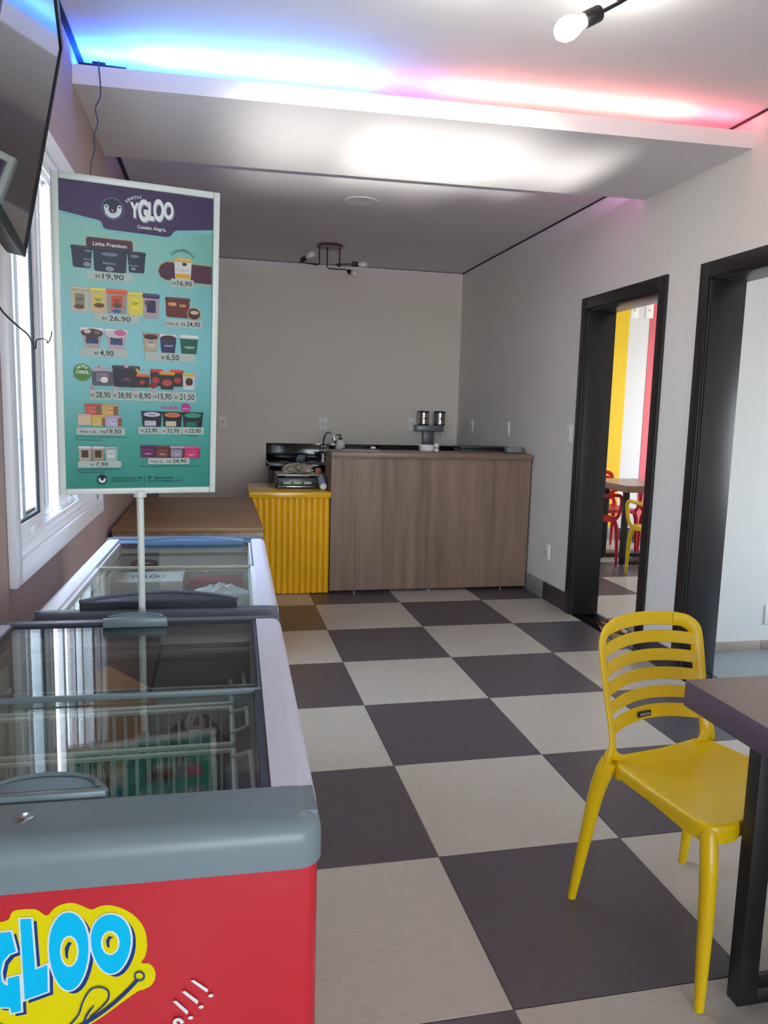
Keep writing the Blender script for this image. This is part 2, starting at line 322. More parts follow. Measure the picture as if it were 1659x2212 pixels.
POSTER = [
["P",[0.7,-1.6,321.3,0.8,321.7,66.8,240.4,76.5,234.7,81.2,229.0,89.7,219.9,92.4,95.9,90.2,88.5,87.8,83.3,75.5,76.9,73.1,-0.8,61.9],"3b1a52"],
["P",[-0.8,61.9,76.9,73.1,83.3,75.5,88.5,87.8,95.9,90.2,219.9,92.4,229.0,89.7,234.7,81.2,240.4,76.5,321.7,66.8,321.8,74.1,241.6,83.6,234.8,94.7,226.8,98.3,92.7,96.0,85.2,92.5,80.0,80.2,76.9,79.6,-0.3,68.1],"7cc4c8"],
["E",[107.5,46.8,45.5,44.3],"6f8fb0",0],["E",[107.5,46.8,43.4,41.9],"14183a",0],
["P",[89.0,43.8,93.3,38.9,98.6,40.4,99.7,44.5,98.9,51.0,102.7,55.9,110.3,56.0,115.7,51.0,115.8,44.5,119.0,38.7,124.4,38.5,126.1,44.3,124.7,54.1,118.8,62.0,109.1,66.3,99.4,64.9,92.0,58.3],"d9e2e6"],
["E",[94.3,43.5,5.1,3.5],"14183a",0],["E",[121.4,42.9,5.2,3.5],"14183a",0],["P",[103.9,48.2,110.3,48.9,107.0,54.9],"b5835a"],["B",[154.2,46.3,18.7,31.8],"Y","9aa0b8"],
["B",[172.2,45.3,20.8,46.7],"G","9aa0b8"],["B",[189.1,45.0,12.1,38.0],"L","9aa0b8"],["B",[204.8,40.9,22.5,46.5],"O","9aa0b8"],["B",[225.9,39.2,21.2,36.6],"O","9aa0b8"],
["B",[152.2,43.9,18.7,31.8],"Y","f0f4f4"],["B",[170.2,42.9,20.8,46.6],"G","f0f4f4"],["B",[187.1,42.6,12.1,38.0],"L","f0f4f4"],["B",[202.8,38.5,22.5,46.4],"O","f0f4f4"],
["B",[223.9,36.8,21.1,36.6],"O","f0f4f4"],["A",[135.5,28.8],0.852,"S",6.2,"e6e8ee"],["A",[138.3,26.0],0.707,"O",6.2,"e6e8ee"],["A",[141.5,23.6],0.573,"R",6.2,"e6e8ee"],
["A",[145.3,21.5],0.453,"V",6.2,"e6e8ee"],["A",[149.5,19.7],0.347,"E",6.2,"e6e8ee"],["A",[154.3,18.2],0.256,"T",6.2,"e6e8ee"],["A",[159.5,17.1],0.177,"E",6.2,"e6e8ee"],
["A",[165.2,16.3],0.11,"S",6.2,"e6e8ee"],["T",[188.5,77.6,61.7,8.9],"Contém Alegria.","eef0f4"],["R",[100.2,122.3,96.5,27.3],"b58a3c",4],
["R",[100.1,122.7,94.8,25.9],"4a1634",4],["C",[43.1,151.4,44.2,45.4],"16203c","0e152c",None,0.82],["C",[155.7,152.7,40.1,44.8],"16203c","0e152c",None,0.82],
["C",[100.7,153.0,73.1,51.2],"1a2444","101830",None,0.9],["T",[100.8,121.7,70.2,10.2],"Linha Premium","f0e8ea"],["T",[54.5,155.6,17.0,5.6],"Soberano","8e9ab0"],
["T",[99.0,159.7,27.1,7.4],"Soberano","8e9ab0"],["T",[148.1,160.1,21.8,5.6],"Soberano","8e9ab0"],["E",[53.3,166.6,14.9,10.1],"8f959c",0],
["E",[99.4,171.7,17.4,10.2],"8f959c",0],["E",[148.9,167.3,11.1,5.0],"8f959c",0],["E",[55.9,138.6,14.8,4.6],"6d7a90",0],["E",[99.8,141.4,34.6,8.0],"6d7a90",0],
["E",[151.2,140.3,20.0,6.7],"6d7a90",0],["R",[99.7,187.7,93.6,17.6],"b9c6bd",1.5],["T",[75.3,189.3,9.9,9.1],"R$","26302e"],["T",[106.3,187.7,44.2,13.9],"19,90","26302e"],
["A",[231.5,125.6],0.695,"L",8.5,"1c5a4c"],["A",[236.9,121.7],0.569,"a",8.5,"1c5a4c"],["A",[242.3,118.7],0.418,"n",8.5,"1c5a4c"],
["A",[247.7,116.9],0.246,"ç",8.5,"1c5a4c"],["A",[253.1,116.0],0.057,"a",8.5,"1c5a4c"],["A",[258.5,116.2],-0.136,"m",8.5,"1c5a4c"],
["A",[263.9,117.5],-0.318,"e",8.5,"1c5a4c"],["A",[269.3,119.8],-0.481,"n",8.5,"1c5a4c"],["A",[274.8,123.2],-0.62,"t",8.5,"1c5a4c"],
["A",[280.2,127.6],-0.736,"o",8.5,"1c5a4c"],["P",[220.1,143.6,320.1,144.7,320.8,187.1,218.0,185.2,206.4,179.1,200.7,166.0,206.4,151.9],"b58a3c"],
["P",[220.1,145.9,320.1,146.4,320.8,185.5,218.0,183.6,207.6,177.8,202.3,165.8,207.5,152.9],"4a1634"],["C",[256.0,156.9,40.3,45.6],"dcdcd8","d6a84c",None,0.86],
["R",[256.0,173.1,33.5,9.9],"e0a92c",1.5],["E",[259.0,147.0,10.5,7.5],"2a2a30",0],["T",[256.2,160.4,30.4,3.1],"mmmmmmm","9a9a9a"],
["R",[254.8,188.6,50.5,17.7],"b9c6bd",1.5],["T",[237.0,190.0,7.4,8.3],"R$","26302e"],["T",[259.9,188.6,32.6,12.9],"16,90","26302e"],
["C",[37.2,240.7,38.2,53.7],"c9bfa8","b8b096","8a8468",0.85],["C",[74.8,240.0,36.8,52.7],"d8b890","d8c850","d8cc40",0.9],
["C",[152.6,241.9,37.1,50.4],"e0d060","d8c84a","f0dc30",0.85],["C",[186.6,243.8,37.7,53.6],"b0a0a8","3a2a58","2a2050",0.85],
["C",[113.6,239.5,45.2,51.8],"a89488","e0552c","d84a2c",0.85],["E",[35.8,256.2,21.3,10.2],"5a4030",0],["E",[76.8,250.6,21.7,10.3],"5a4030",0],
["E",[114.0,248.1,17.7,11.7],"5a4030",0],["E",[177.9,237.6,11.4,11.0],"5a4030",0],["E",[112.8,260.0,19.9,8.3],"3a5aa0",0],["R",[112.6,276.3,96.4,17.5],"b9c6bd",1.5],
["T",[87.5,277.8,10.2,8.7],"R$","26302e"],["T",[119.4,276.3,45.5,13.5],"26,90","26302e"],["C",[244.7,242.8,55.3,43.9],"6a2018","58180f",None,0.92],
["R",[232.7,235.9,17.5,7.4],"d8a860",1.5],["R",[255.6,238.0,14.2,6.4],"c08a50",1.5],["E",[281.3,254.6,31.2,29.0],"c99a58",0],["E",[281.3,254.3,27.3,24.9],"3e2014",0],
["E",[282.0,251.2,19.2,8.7],"c9b8a0",0],["R",[258.5,277.5,83.7,17.7],"b9c6bd",1.5],["T",[241.8,279.0,40.3,7.5],"Pote 2L  R$","26302e"],
["T",[280.0,277.5,30.6,13.9],"24,90","26302e"],["C",[60.7,321.4,50.0,44.9],"b8a8a8","d8d0cc","2c3c62",0.6],["E",[60.8,310.5,45.6,18.8],"4a342c",0],
["E",[51.0,307.3,15.1,9.6],"c8c0b8",0],["E",[71.6,308.6,13.1,8.6],"7a6a60",0],["C",[111.5,321.5,49.4,44.4],"c4a4b4","e0d4d4","344a74",0.6],
["E",[111.9,309.9,45.6,17.9],"d8c8cc",0],["E",[119.6,307.0,25.7,14.0],"d06a9a",0],["R",[85.7,352.4,99.8,18.7],"b9c6bd",1.5],["T",[69.2,353.9,8.1,9.1],"R$","26302e"],
["T",[90.8,352.4,28.6,14.8],"4,90","26302e"],["C",[185.4,324.2,35.8,43.4],"b8a890","a87a68","c8bca4",0.8],["E",[185.4,311.8,31.1,11.8],"40241c",0],
["C",[223.9,325.0,38.8,43.3],"2c2858","d0c8cc","3a2c60",0.75],["E",[224.4,311.6,32.9,11.9],"40241c",0],["C",[270.8,324.4,43.3,43.6],"0f5a44","d4dcd8",None,0.78],
["T",[187.1,328.1,20.8,5.2],"mmmm","d0d4d0"],["T",[225.0,328.7,24.7,4.0],"mmmm","d0d4d0"],["T",[272.0,329.3,26.5,6.4],"mmmm","d0d4d0"],
["R",[229.0,354.8,113.0,19.5],"b9c6bd",1.5],["T",[212.6,356.4,8.0,9.5],"R$","26302e"],["T",[234.0,354.8,28.4,15.5],"6,50","26302e"],
["E",[39.1,397.2,38.4,38.7],"4a7a38",0],["E",[39.1,397.2,34.9,35.1],"8ab070",0],["E",[39.1,397.2,33.2,33.3],"4f8238",0],["T",[39.8,396.6,25.2,9.3],"100%","eef4e6"],
["A",[30.1,388.2],0.834,"F",6,"dfe8d4"],["A",[33.0,385.5],0.638,"R",6,"dfe8d4"],["A",[35.9,383.8],0.373,"U",6,"dfe8d4"],["A",[38.9,383.2],0.051,"T",6,"dfe8d4"],
["A",[41.9,383.5],-0.274,"T",6,"dfe8d4"],["A",[45.0,384.9],-0.544,"O",6,"dfe8d4"],["A",[48.1,387.2],-0.744,"S",6,"dfe8d4"],
["C",[80.9,405.9,47.7,38.5],"5a5860","a8a0a8","80808a",0.9],["E",[84.6,411.5,15.6,13.7],"e8e0d8",0],["T",[82.6,393.0,19.9,5.1],"mmm","a04a98"],
["C",[131.5,402.4,60.2,48.1],"26262e","34323e",None,0.92],["T",[129.6,410.7,29.5,4.1],"mmmmm","4a7040"],["E",[131.8,408.2,13.6,9.1],"7a3a58",0],
["C",[197.7,402.3,28.1,38.9],"3a2420","c83a28",None,0.85],["C",[243.9,402.2,31.1,38.5],"3a2420","c83a28",None,0.85],["E",[195.9,408.3,17.6,15.2],"b03a38",0],
["E",[244.5,407.3,18.0,12.9],"b03a38",0],["P",[151.3,384.4,157.0,383.4,163.9,398.4,158.1,399.9],"d8b020"],["C",[168.5,411.1,31.0,29.8],"2c2624","d8602a",None,0.82],
["E",[166.2,414.4,11.6,10.5],"b03a38",0],["E",[190.0,420.5,19.9,12.8],"8a2420",0],["C",[221.3,408.2,35.6,40.9],"2c2624","e0932a",None,0.8],
["E",[221.3,413.2,23.7,15.2],"b84840",0],["C",[271.0,408.0,30.3,38.4],"c8ccd8","c8b040","d0a83c",0.85],["E",[271.6,409.2,17.0,16.7],"40281c",0],
["E",[74.3,384.1,9.7,9.9],"c88a9a",0],["E",[74.3,384.1,7.9,8.1],"d4c8cc",0],["T",[74.3,384.1,3.1,5.9],"1","a03a5a"],["E",[132.0,378.8,10.0,10.1],"c88a9a",0],
["E",[132.0,378.8,8.2,8.2],"d4c8cc",0],["T",[132.0,378.8,3.2,6.0],"2","a03a5a"],["E",[171.5,390.9,10.2,10.2],"c88a9a",0],["E",[171.5,390.9,8.3,8.3],"d4c8cc",0],
["T",[171.5,390.9,3.2,6.1],"3","a03a5a"],["E",[219.5,387.4,10.4,10.3],"c88a9a",0],["E",[219.5,387.4,8.5,8.4],"d4c8cc",0],["T",[219.5,387.4,3.3,6.2],"4","a03a5a"],
["E",[286.0,391.5,10.7,10.5],"c88a9a",0],["E",[286.0,391.4,8.8,8.6],"d4c8cc",0],["T",[286.0,391.4,3.4,6.3],"5","a03a5a"],["R",[76.7,444.9,47.1,22.6],"b9c6bd",1.5],
["T",[59.9,446.6,7.0,10.0],"R$","26302e"],["T",[81.6,444.9,30.8,16.4],"28,90","26302e"],["R",[123.4,444.8,44.8,22.9],"b9c6bd",1.5],
["T",[107.4,446.5,6.6,10.1],"R$","26302e"],["T",[128.0,444.8,29.3,16.6],"38,90","26302e"],["R",[167.0,444.7,41.1,23.3],"b9c6bd",1.5],
["T",[152.9,446.4,7.2,10.2],"R$","26302e"],["T",[172.0,444.7,25.3,16.9],"8,90","26302e"],["R",[211.4,444.6,46.2,23.4],"b9c6bd",1.5],
["T",[194.9,446.3,6.8,10.3],"R$","26302e"],["T",[216.1,444.6,30.2,16.9],"15,90","26302e"],["R",[261.5,444.5,52.7,23.6],"b9c6bd",1.5],
["T",[242.7,446.3,7.8,10.4],"R$","26302e"],["T",[266.9,444.5,34.4,17.1],"21,50","26302e"],["E",[58.9,431.3,9.7,10.1],"c88a9a",0],["E",[58.9,431.3,7.9,8.2],"c8c8cc",0],
["T",[58.9,431.3,3.1,6.0],"1","a03a5a"],["E",[107.2,430.5,9.9,10.2],"c88a9a",0],["E",[107.2,430.5,8.1,8.3],"c8c8cc",0],["T",[107.2,430.5,3.2,6.1],"2","a03a5a"],
["E",[151.6,432.7,10.1,10.3],"c88a9a",0],["E",[151.6,432.7,8.3,8.4],"c8c8cc",0],["T",[151.6,432.7,3.2,6.1],"3","a03a5a"],["E",[193.7,432.5,10.3,10.4],"c88a9a",0],
["E",[193.7,432.5,8.5,8.5],"c8c8cc",0],["T",[193.7,432.5,3.3,6.2],"4","a03a5a"],["E",[240.4,433.6,10.6,10.5],"c88a9a",0],["E",[240.4,433.6,8.6,8.6],"c8c8cc",0],
["T",[240.4,433.6,3.4,6.3],"5","a03a5a"],["C",[59.9,478.7,36.5,26.6],"c85a50","b84a44","d87060",0.94],["C",[96.4,479.8,36.5,26.4],"d8a860","c89848","e0b870",0.94],
["C",[41.5,501.6,29.1,24.5],"d8c0a0","c8b090",None,0.94],["C",[70.9,503.3,29.7,24.6],"d8b860","c8a850",None,0.94],
["C",[103.9,505.2,37.2,25.3],"b8b0d0","a098b8","c8c0e0",0.94],["R",[71.5,479.6,11.1,20.0],"8a6048",1.5],["R",[108.0,480.9,10.2,20.2],"8a6048",1.5],
["R",[81.2,506.0,6.7,19.0],"8a6048",1.5],["R",[116.5,506.5,9.6,19.2],"8a6048",1.5],["R",[75.9,527.4,103.3,16.8],"b9c6bd",1.5],
["T",[58.5,528.7,53.3,7.2],"Pote 1,5L   R$","26302e"],["T",[103.8,527.4,31.7,12.6],"19,50","26302e"],
["T",[77.9,540.6,112.1,5.0],"Sabores: Flocos, Abacaxi ao Vinho, Napolitano, Passas ao Rum,","1f5f5a"],["T",[49.5,547.7,55.6,4.4],"Creme, Morango e coco.","1f5f5a"],
["T",[227.5,469.3,38.3,11.2],"GoodLife","c85a9a"],["E",[264.6,470.0,22.7,21.2],"b8328a",0],["T",[264.9,471.9,17.1,5.2],"zero","f0d0e4"],
["C",[187.2,497.3,47.2,35.6],"14161c","0c0e14",None,0.86],["E",[187.2,486.9,37.7,11.0],"d0cce0",0],["R",[183.6,507.4,25.9,12.0],"c4bcd4",1.5],
["T",[187.1,486.6,25.9,4.5],"mmmm","6a5a70"],["C",[233.7,497.7,45.8,36.0],"14161c","0c0e14",None,0.86],["E",[233.6,487.2,36.1,11.1],"e07a3c",0],
["R",[230.1,507.9,24.1,12.1],"cfc8a8",1.5],["T",[233.6,486.8,24.1,4.6],"mmmm","6a5a70"],["C",[280.9,498.1,48.5,36.4],"14161c","0c0e14",None,0.86],
["E",[280.7,487.4,38.6,11.2],"2a9c78",0],["R",[277.2,508.4,26.3,12.2],"1a6a5c",1.5],["T",[280.7,487.1,26.3,4.6],"mmmm","6a5a70"],
["R",[181.0,524.1,48.8,16.7],"b9c6bd",1.5],["T",[165.7,525.3,6.3,7.3],"R$","26302e"],["T",[185.3,524.1,27.8,12.1],"23,90","26302e"],
["R",[230.7,524.0,49.2,16.9],"b9c6bd",1.5],["T",[215.4,525.2,6.3,7.4],"R$","26302e"],["T",[235.1,524.0,28.1,12.3],"32,90","26302e"],
["R",[281.2,523.8,50.2,17.1],"b9c6bd",1.5],["T",[265.5,525.1,6.5,7.5],"R$","26302e"],["T",[285.6,523.8,28.6,12.4],"23,90","26302e"],
["T",[280.0,535.9,32.9,3.3],"mmmmmmmmmmmmm","1f5f5a"],["C",[40.7,578.8,28.2,34.1],"b8a898","cfc8c8","4a342c",0.85],
["C",[69.0,579.0,27.0,33.6],"a89078","cfc0bc","4a3020",0.85],["C",[97.0,579.4,29.0,34.1],"a8c0b8","9ab0b0","d8dcdc",0.85],["R",[71.9,603.4,92.7,15.1],"b9c6bd",1.5],
["T",[56.7,604.4,7.5,6.5],"R$","26302e"],["T",[76.7,603.4,26.6,10.9],"7,90","26302e"],["T",[70.7,615.6,89.4,5.2],"Sabores: Chocolate Branco com avelã,","1a544e"],
["T",[54.3,621.6,55.5,4.7],"Napolitano e Limão chips.","1a544e"],["C",[180.1,573.2,37.9,27.9],"4a1a3e","58204a",None,0.94],["R",[177.7,575.9,28.4,18.5],"6a2458",1.5],
["T",[177.6,578.4,16.6,3.7],"mmm","d8c8d0"],["C",[213.3,574.2,35.6,28.2],"4a2a20","683426",None,0.94],["R",[210.8,576.9,26.0,18.7],"7a4230",1.5],
["T",[210.8,579.4,14.0,3.7],"mmm","d8c8d0"],["C",[245.7,574.7,35.5,28.4],"5a3a44","a8a0b0",None,0.94],["R",[243.2,577.5,25.7,18.8],"9a90a4",1.5],
["T",[243.2,580.0,13.4,3.8],"mmm","d8c8d0"],["C",[280.2,575.6,38.5,28.6],"a82a5c","e04a80",None,0.94],["R",[277.7,578.4,28.5,19.0],"d83a78",1.5],
["T",[277.7,580.9,16.1,3.8],"mmm","d8c8d0"],["R",[225.8,596.2,95.4,14.8],"b9c6bd",1.5],["T",[208.2,597.3,46.2,6.4],"Pote 2L   R$","26302e"],
["T",[250.2,596.2,32.1,10.8],"24,90","26302e"],["T",[226.9,608.5,134.3,4.4],"Sabores: Napolitano, Mousse, Napolitano Especial, Fantasia.","1a544e"],
["E",[76.3,639.5,21.6,22.8],"10141c",0],["E",[76.3,639.5,19.4,20.3],"0c0e14",0],
["P",[68.2,636.8,71.6,634.9,73.8,639.8,76.6,641.8,79.3,639.9,81.7,635.0,84.6,637.0,83.4,644.4,76.5,648.0,69.2,643.7],"dfe6e6"],
["T",[131.2,636.6,68.9,5.2],"Matriz: Divinópolis - MG","16524c"],["T",[127.0,643.4,60.7,4.9],"SAC (37) 3221-6310","16524c"],["R",[171.1,639.5,1.0,19.6],"16524c",0],
["R",[181.4,635.8,5.3,5.0],"0f3f3c",1],["R",[188.6,635.8,5.3,5.0],"3f8f88",1],["T",[214.3,636.4,42.5,5.7],"@ygloooficial","16524c"],
["T",[218.3,643.5,79.1,5.2],"www.sorvetesygloo.com.br","16524c"],
]
LOGO = {
'blob':[[-109.7,813.3],[-99.5,820.2],[-79.7,817.2],[-70.0,809.3],[-62.1,805.5],[-50.0,805.6],[-40.7,808.0],[-37.4,815.2],[-31.1,818.3],[-12.6,817.0],[-1.5,808.3],[6.0,815.4],[14.5,819.9],[26.1,820.7],[37.6,815.1],[46.0,810.4],[54.7,813.5],[65.4,813.6],[80.4,807.3],[93.3,795.8],[101.9,781.0],[104.9,761.7],[102.5,746.9],[97.9,738.6],[106.8,736.6],[112.7,727.6],[113.0,717.4],[108.6,709.0],[99.6,704.5],[94.0,703.5],[73.9,690.0],[56.0,677.4],[38.4,667.5],[16.5,658.3],[-9.3,655.0],[-38.7,661.2],[-67.3,674.8],[-87.0,692.9],[-100.7,704.9],[-111.5,731.0],[-116.3,755.8],[-116.6,791.7]],
'L':[[-28.4,807.6],[-17.1,806.9],[-14.9,744.8],[-2.2,749.6],[-2.6,716.9],[-27.0,709.9]],
'O1':[[41.6,760.3],[40.4,749.8],[38.2,739.9],[35.3,731.2],[31.8,724.0],[27.9,718.8],[23.7,715.9],[19.5,715.3],[15.4,717.1],[11.4,721.3],[7.9,727.6],[4.8,735.6],[2.4,745.1],[0.8,755.4],[0.2,766.1],[0.6,776.5],[2.0,786.3],[4.5,795.0],[8.0,802.0],[12.2,807.0],[17.0,809.9],[22.1,810.4],[27.1,808.6],[31.7,804.6],[35.7,798.4],[38.8,790.5],[40.9,781.2],[41.8,771.0]],
'o1':[[29.5,762.7],[28.9,756.9],[27.3,751.9],[25.1,748.3],[22.4,746.6],[19.6,747.0],[17.0,749.5],[15.0,753.6],[13.7,759.0],[13.4,765.0],[14.1,770.8],[15.6,775.8],[17.8,779.3],[20.5,781.0],[23.3,780.6],[25.9,778.2],[27.9,774.1],[29.2,768.7]],
'O2':[[87.1,764.1],[85.7,756.1],[83.4,748.7],[80.4,742.1],[76.9,736.8],[73.1,732.9],[69.1,730.8],[65.0,730.5],[61.0,732.0],[57.1,735.2],[53.5,740.1],[50.3,746.4],[47.6,753.7],[45.7,761.6],[44.7,769.9],[44.7,777.9],[45.9,785.4],[48.2,791.9],[51.7,797.2],[56.0,800.9],[61.1,802.9],[66.5,803.2],[71.8,801.6],[76.8,798.3],[81.1,793.4],[84.4,787.2],[86.5,780.1],[87.4,772.2]],
'o2':[[73.4,768.0],[72.8,763.5],[71.3,759.7],[69.0,757.1],[66.3,755.9],[63.4,756.3],[60.8,758.2],[58.7,761.5],[57.3,765.6],[56.9,770.2],[57.5,774.6],[59.0,778.4],[61.3,781.0],[64.0,782.2],[66.8,781.9],[69.5,779.9],[71.6,776.7],[73.0,772.6]],
'G':[[-38.5,793.7],[-34.1,769.6],[-41.1,767.4],[-47.6,759.3],[-50.5,746.3],[-49.7,735.1],[-45.8,729.6],[-43.7,730.0],[-43.4,737.9],[-31.6,739.8],[-31.2,696.4],[-41.2,695.5],[-42.4,702.6],[-53.8,704.4],[-64.7,714.0],[-71.5,732.2],[-72.7,754.3],[-68.4,775.5],[-59.7,788.8],[-50.4,793.6]],
'Y':[[-107.3,799.9],[-97.4,801.0],[-93.8,769.4],[-85.4,800.6],[-73.5,798.3],[-85.6,748.9],[-84.4,707.2],[-95.5,707.8],[-96.7,749.3]],
'c1':[[17.1,758.8],[16.9,768.7],[20.7,775.6],[24.9,773.8],[22.0,770.0],[20.3,762.0],[20.1,754.6],[18.1,756.2]],
'c2':[[61.2,766.4],[60.7,772.7],[63.6,777.8],[69.4,776.0],[65.7,774.0],[64.1,769.7],[64.8,764.1],[62.6,763.7]],
'smile':[[93.8,719.6],[83.0,707.7],[67.3,693.5],[51.8,681.9],[34.1,672.0],[14.5,666.3],[-9.0,666.4],[-38.2,675.0],[-62.6,688.9],[-78.3,706.3]],
'ring':[[101.4,723.1],[101.0,721.0],[99.8,719.4],[98.1,718.4],[96.0,718.3],[94.0,719.0],[92.3,720.5],[91.2,722.5],[90.8,724.7],[91.3,726.7],[92.4,728.4],[94.2,729.4],[96.2,729.5],[98.2,728.8],[99.9,727.3],[101.1,725.3],[101.4,723.1]],
'tongue':[[17.9,670.8],[29.0,684.3],[34.8,701.1],[42.7,713.8],[52.5,716.1],[61.1,711.0],[62.2,701.5],[56.4,692.7],[40.8,678.6]],
'tongue2':[[34.2,673.3],[38.7,684.0],[46.6,694.2]],
'ex':[[[153.4,711.2],[156.4,711.5],[172.1,697.7],[171.0,694.8]],[[143.5,698.4],[146.2,699.0],[161.0,684.8],[159.8,681.3]],[[133.4,687.5],[136.1,688.1],[149.4,673.0],[148.3,669.5]]],
'dots':[[175.6,689.6],[164.4,676.7],[152.4,664.4]],
's':[[143.6,658.7],[140.4,663.4],[135.9,664.1],[134.5,660.2],[137.2,656.1],[138.0,651.7],[135.3,649.6],[131.2,651.8],[128.9,655.3]],
'e':[[116.8,650.7],[121.3,646.1],[125.2,648.6],[124.4,654.0],[119.4,656.3],[115.3,653.9],[113.9,647.3],[117.0,641.0],[121.2,638.2]],
't':[[95.4,650.4],[110.8,624.2]],
't2':[[96.3,635.9],[105.4,642.2]]}
# ================================================================ SETTING
XL, XR, YB, ZC = -1.97, 2.794, 3.69, 4.44
XR2 = 3.095
floor = struct(tbx('floor', M_grout, -2.2, 9.0, -15.3, 4.2, -.12, -.004))
tile_mesh = {}; M_tg = mat('floor_tile_grey_blue', '878f94', .22, var=.05, scale=26)
def tile(x0, x1, y0, y1, dark, parent=floor):
    g = .0016/T; w, h = round((x1-x0)*T, 4), round((y1-y0)*T, 4); k = (w, h, dark)
    if k not in tile_mesh:
        mb = MB().box(g*T, w-g*T, g*T, h-g*T, -.012, 0, 0)
        bm = mb.bm; bmesh.ops.bevel(bm, geom=[e for e in bm.edges if all(v.co.z > -.001 for v in e.verts)], offset=.0012, segments=1, affect='EDGES')
        me = bpy.data.meshes.new('floor_tile'); bm.to_mesh(me); bm.free(); me.materials.append(M_tg if dark == 2 else M_td if dark else M_tl); tile_mesh[k] = me
    o = bpy.data.objects.new('floor_tile', tile_mesh[k]); COL.objects.link(o); o.parent = parent; o.location = (x0*T, y0*T, 0)
for j in range(-15, 4):
    for i in range(-2, 3):
        x0, x1, y0, y1 = max(i, XL), min(i+1, XR), j, min(j+1, YB)
        tile(x0, x1, y0, y1, (i+j) % 2 == 0)
for j in range(-3, 4):                              # next room, its own setting-out
    for i in range(-1, 4):
        x0, x1, y0, y1 = max(4.127+i, XR2), 5.127+i, max(j+.05, -2.04), min(j+1.05, 4.0)
        if y1-y0 > .02: tile(x0, x1, y0, y1, (i+j) % 2 != 0)
for j in range(-6, -2):                             # side room behind the second doorway: plain pale tiles
    for i in range(3): tile(max(3.14, 3.14+i), 4.14+i, j-.16, j+.84, 2)

walls = MB()
def wall(name, m, boxes, bevel=0):
    mb = MB()
    for b_ in boxes: mb.box(*[v*T for v in b_])
    return struct(obj(name, mb, m, sharp=0))
WY0, WY1, WZ0, WZ1 = -4.80, -2.40, 1.50, 3.52
YF = -15.0
wall_left = wall('wall_left', M_wall_left, [(XL-.24, XL, YF, WY0, 0, ZC), (XL-.24, XL, WY1, YB+.24, 0, ZC), (XL-.24, XL, WY0, WY1, 0, WZ0), (XL-.24, XL, WY0, WY1, WZ1, ZC)])
wall_back = wall('wall_back', M_back, [(XL, XR, YB, YB+.24, 0, ZC)])
D1, D2, DH = (-2.10, -.735), (-4.25, -2.815), 3.35
wall_right = wall('wall_right', M_wall, [(XR, XR2, D1[1], YB+.24, 0, ZC), (XR, XR2, D2[1], D1[0], 0, ZC), (XR, XR2, YF, D2[0], 0, ZC), (XR, XR2, D1[0], D1[1], DH, ZC), (XR, XR2, D2[0], D2[1], DH, ZC)])
wall('wall_front', M_wall, [(XL, -1.85, YF-.24, YF, 0, ZC), (2.65, XR, YF-.24, YF, 0, ZC), (-1.85, 2.65, YF-.24, YF, 3.9, ZC)])
wall('wall_next_room_back', M_wall, [(XR2, 8.74, 4.0, 4.24, 0, ZC)])
wall('wall_next_room_front', M_wall, [(XR2, 8.74, -2.16, -2.04, 0, ZC)])
wall('wall_next_room_right', M_wall, [(8.5, 8.74, -2.04, .0, 0, ZC), (8.5, 8.74, 3.2, 4.0, 0, ZC), (8.5, 8.74, .0, 3.2, 0, 1.1), (8.5, 8.74, .0, 3.2, 3.5, ZC)])
wall('wall_side_room_right', M_wall, [(7.0, 7.24, -2.9, -2.16, 0, ZC), (7.0, 7.24, -6.3, -5.8, 0, ZC), (7.0, 7.24, -5.8, -2.9, 0, 1.0), (7.0, 7.24, -5.8, -2.9, 3.0, ZC)])
wall('wall_side_room_front', M_wall, [(XR2, 7.0, -6.5, -6.3, 0, ZC)])
wall('ceiling', M_ceil, [(XL-.24, XR, YF-.24, YB+.24, ZC, ZC+.2)])
wall('ceiling_next_room', M_ceil, [(XR, 8.74, -6.5, 4.24, ZC, ZC+.2)])
# dark strips painted for the shade in the gaps where ceiling meets wall
struct(tbx('trim_1', M_gap, XL, XL+.035, YF, YB, ZC-.012, ZC+.001))
struct(tbx('trim_2', M_gap, XR-.014, XR+.001, YF, YB, ZC-.014, ZC+.001))
struct(tbx('trim_3', M_gap, XL, XR, YB-.008, YB+.001, ZC-.008, ZC+.001))
# stepped ceiling panel hung below the ceiling
cp = MB().prism([(XL*T, -2.985*T), (XR*T, -3.185*T), (XR*T, -1.735*T), (XL*T, -1.55*T)], 4.21*T, 4.327*T)
struct(obj('ceiling_panel', cp, M_ceil, sharp=0))
def stripe(name, m, x0, x1): return struct(tbx(name, m, x0, x1, 3.992, 4.0, .22, ZC))
stripe('wall_stripe', mat('yellow_paint', 'f0c808', .6, var=.01), 5.69, 5.975); stripe('wall_stripe', mat('red_paint', 'e0666c', .6, var=.01), 6.37, 6.575)
# skirtings: separate tiles
def skirt(name, pieces, axis, w0, w1, h=.214):
    base = None
    r = struct(thing(name, None, None))
    for a, b_, dark in pieces:
        g = .0015
        m = mat('dark_skirting_tile', '3f3a40', .4, var=.06, scale=30) if dark else M_grey_tile
        if axis == 'y': bx('skirting_tile', m, w0*T, w1*T, a*T+g, b_*T-g, 0, h*T, r, .001)
        else: bx('skirting_tile', m, a*T+g, b_*T-g, w0*T, w1*T, 0, h*T, r, .001)
    return r
skirt('baseboard_right', [(-.63, -.007, True), (-.007, 1, False), (1, 2, True), (2, 3, False), (3, 3.66, True), (-2.70, -2.20, True), (-5.2, -4.37, True), (-6.2, -5.2, False)], 'y', XR-.02, XR)
skirt('baseboard_left', [(k, k+1, k % 2 == 0) for k in range(-10, 3)], 'y', XL, XL+.02)
skirt('baseboard_next_room', [(XR2+k*.97, XR2+(k+1)*.97, k % 2 == 1) for k in range(5)], 'x', 3.98, 4.0)
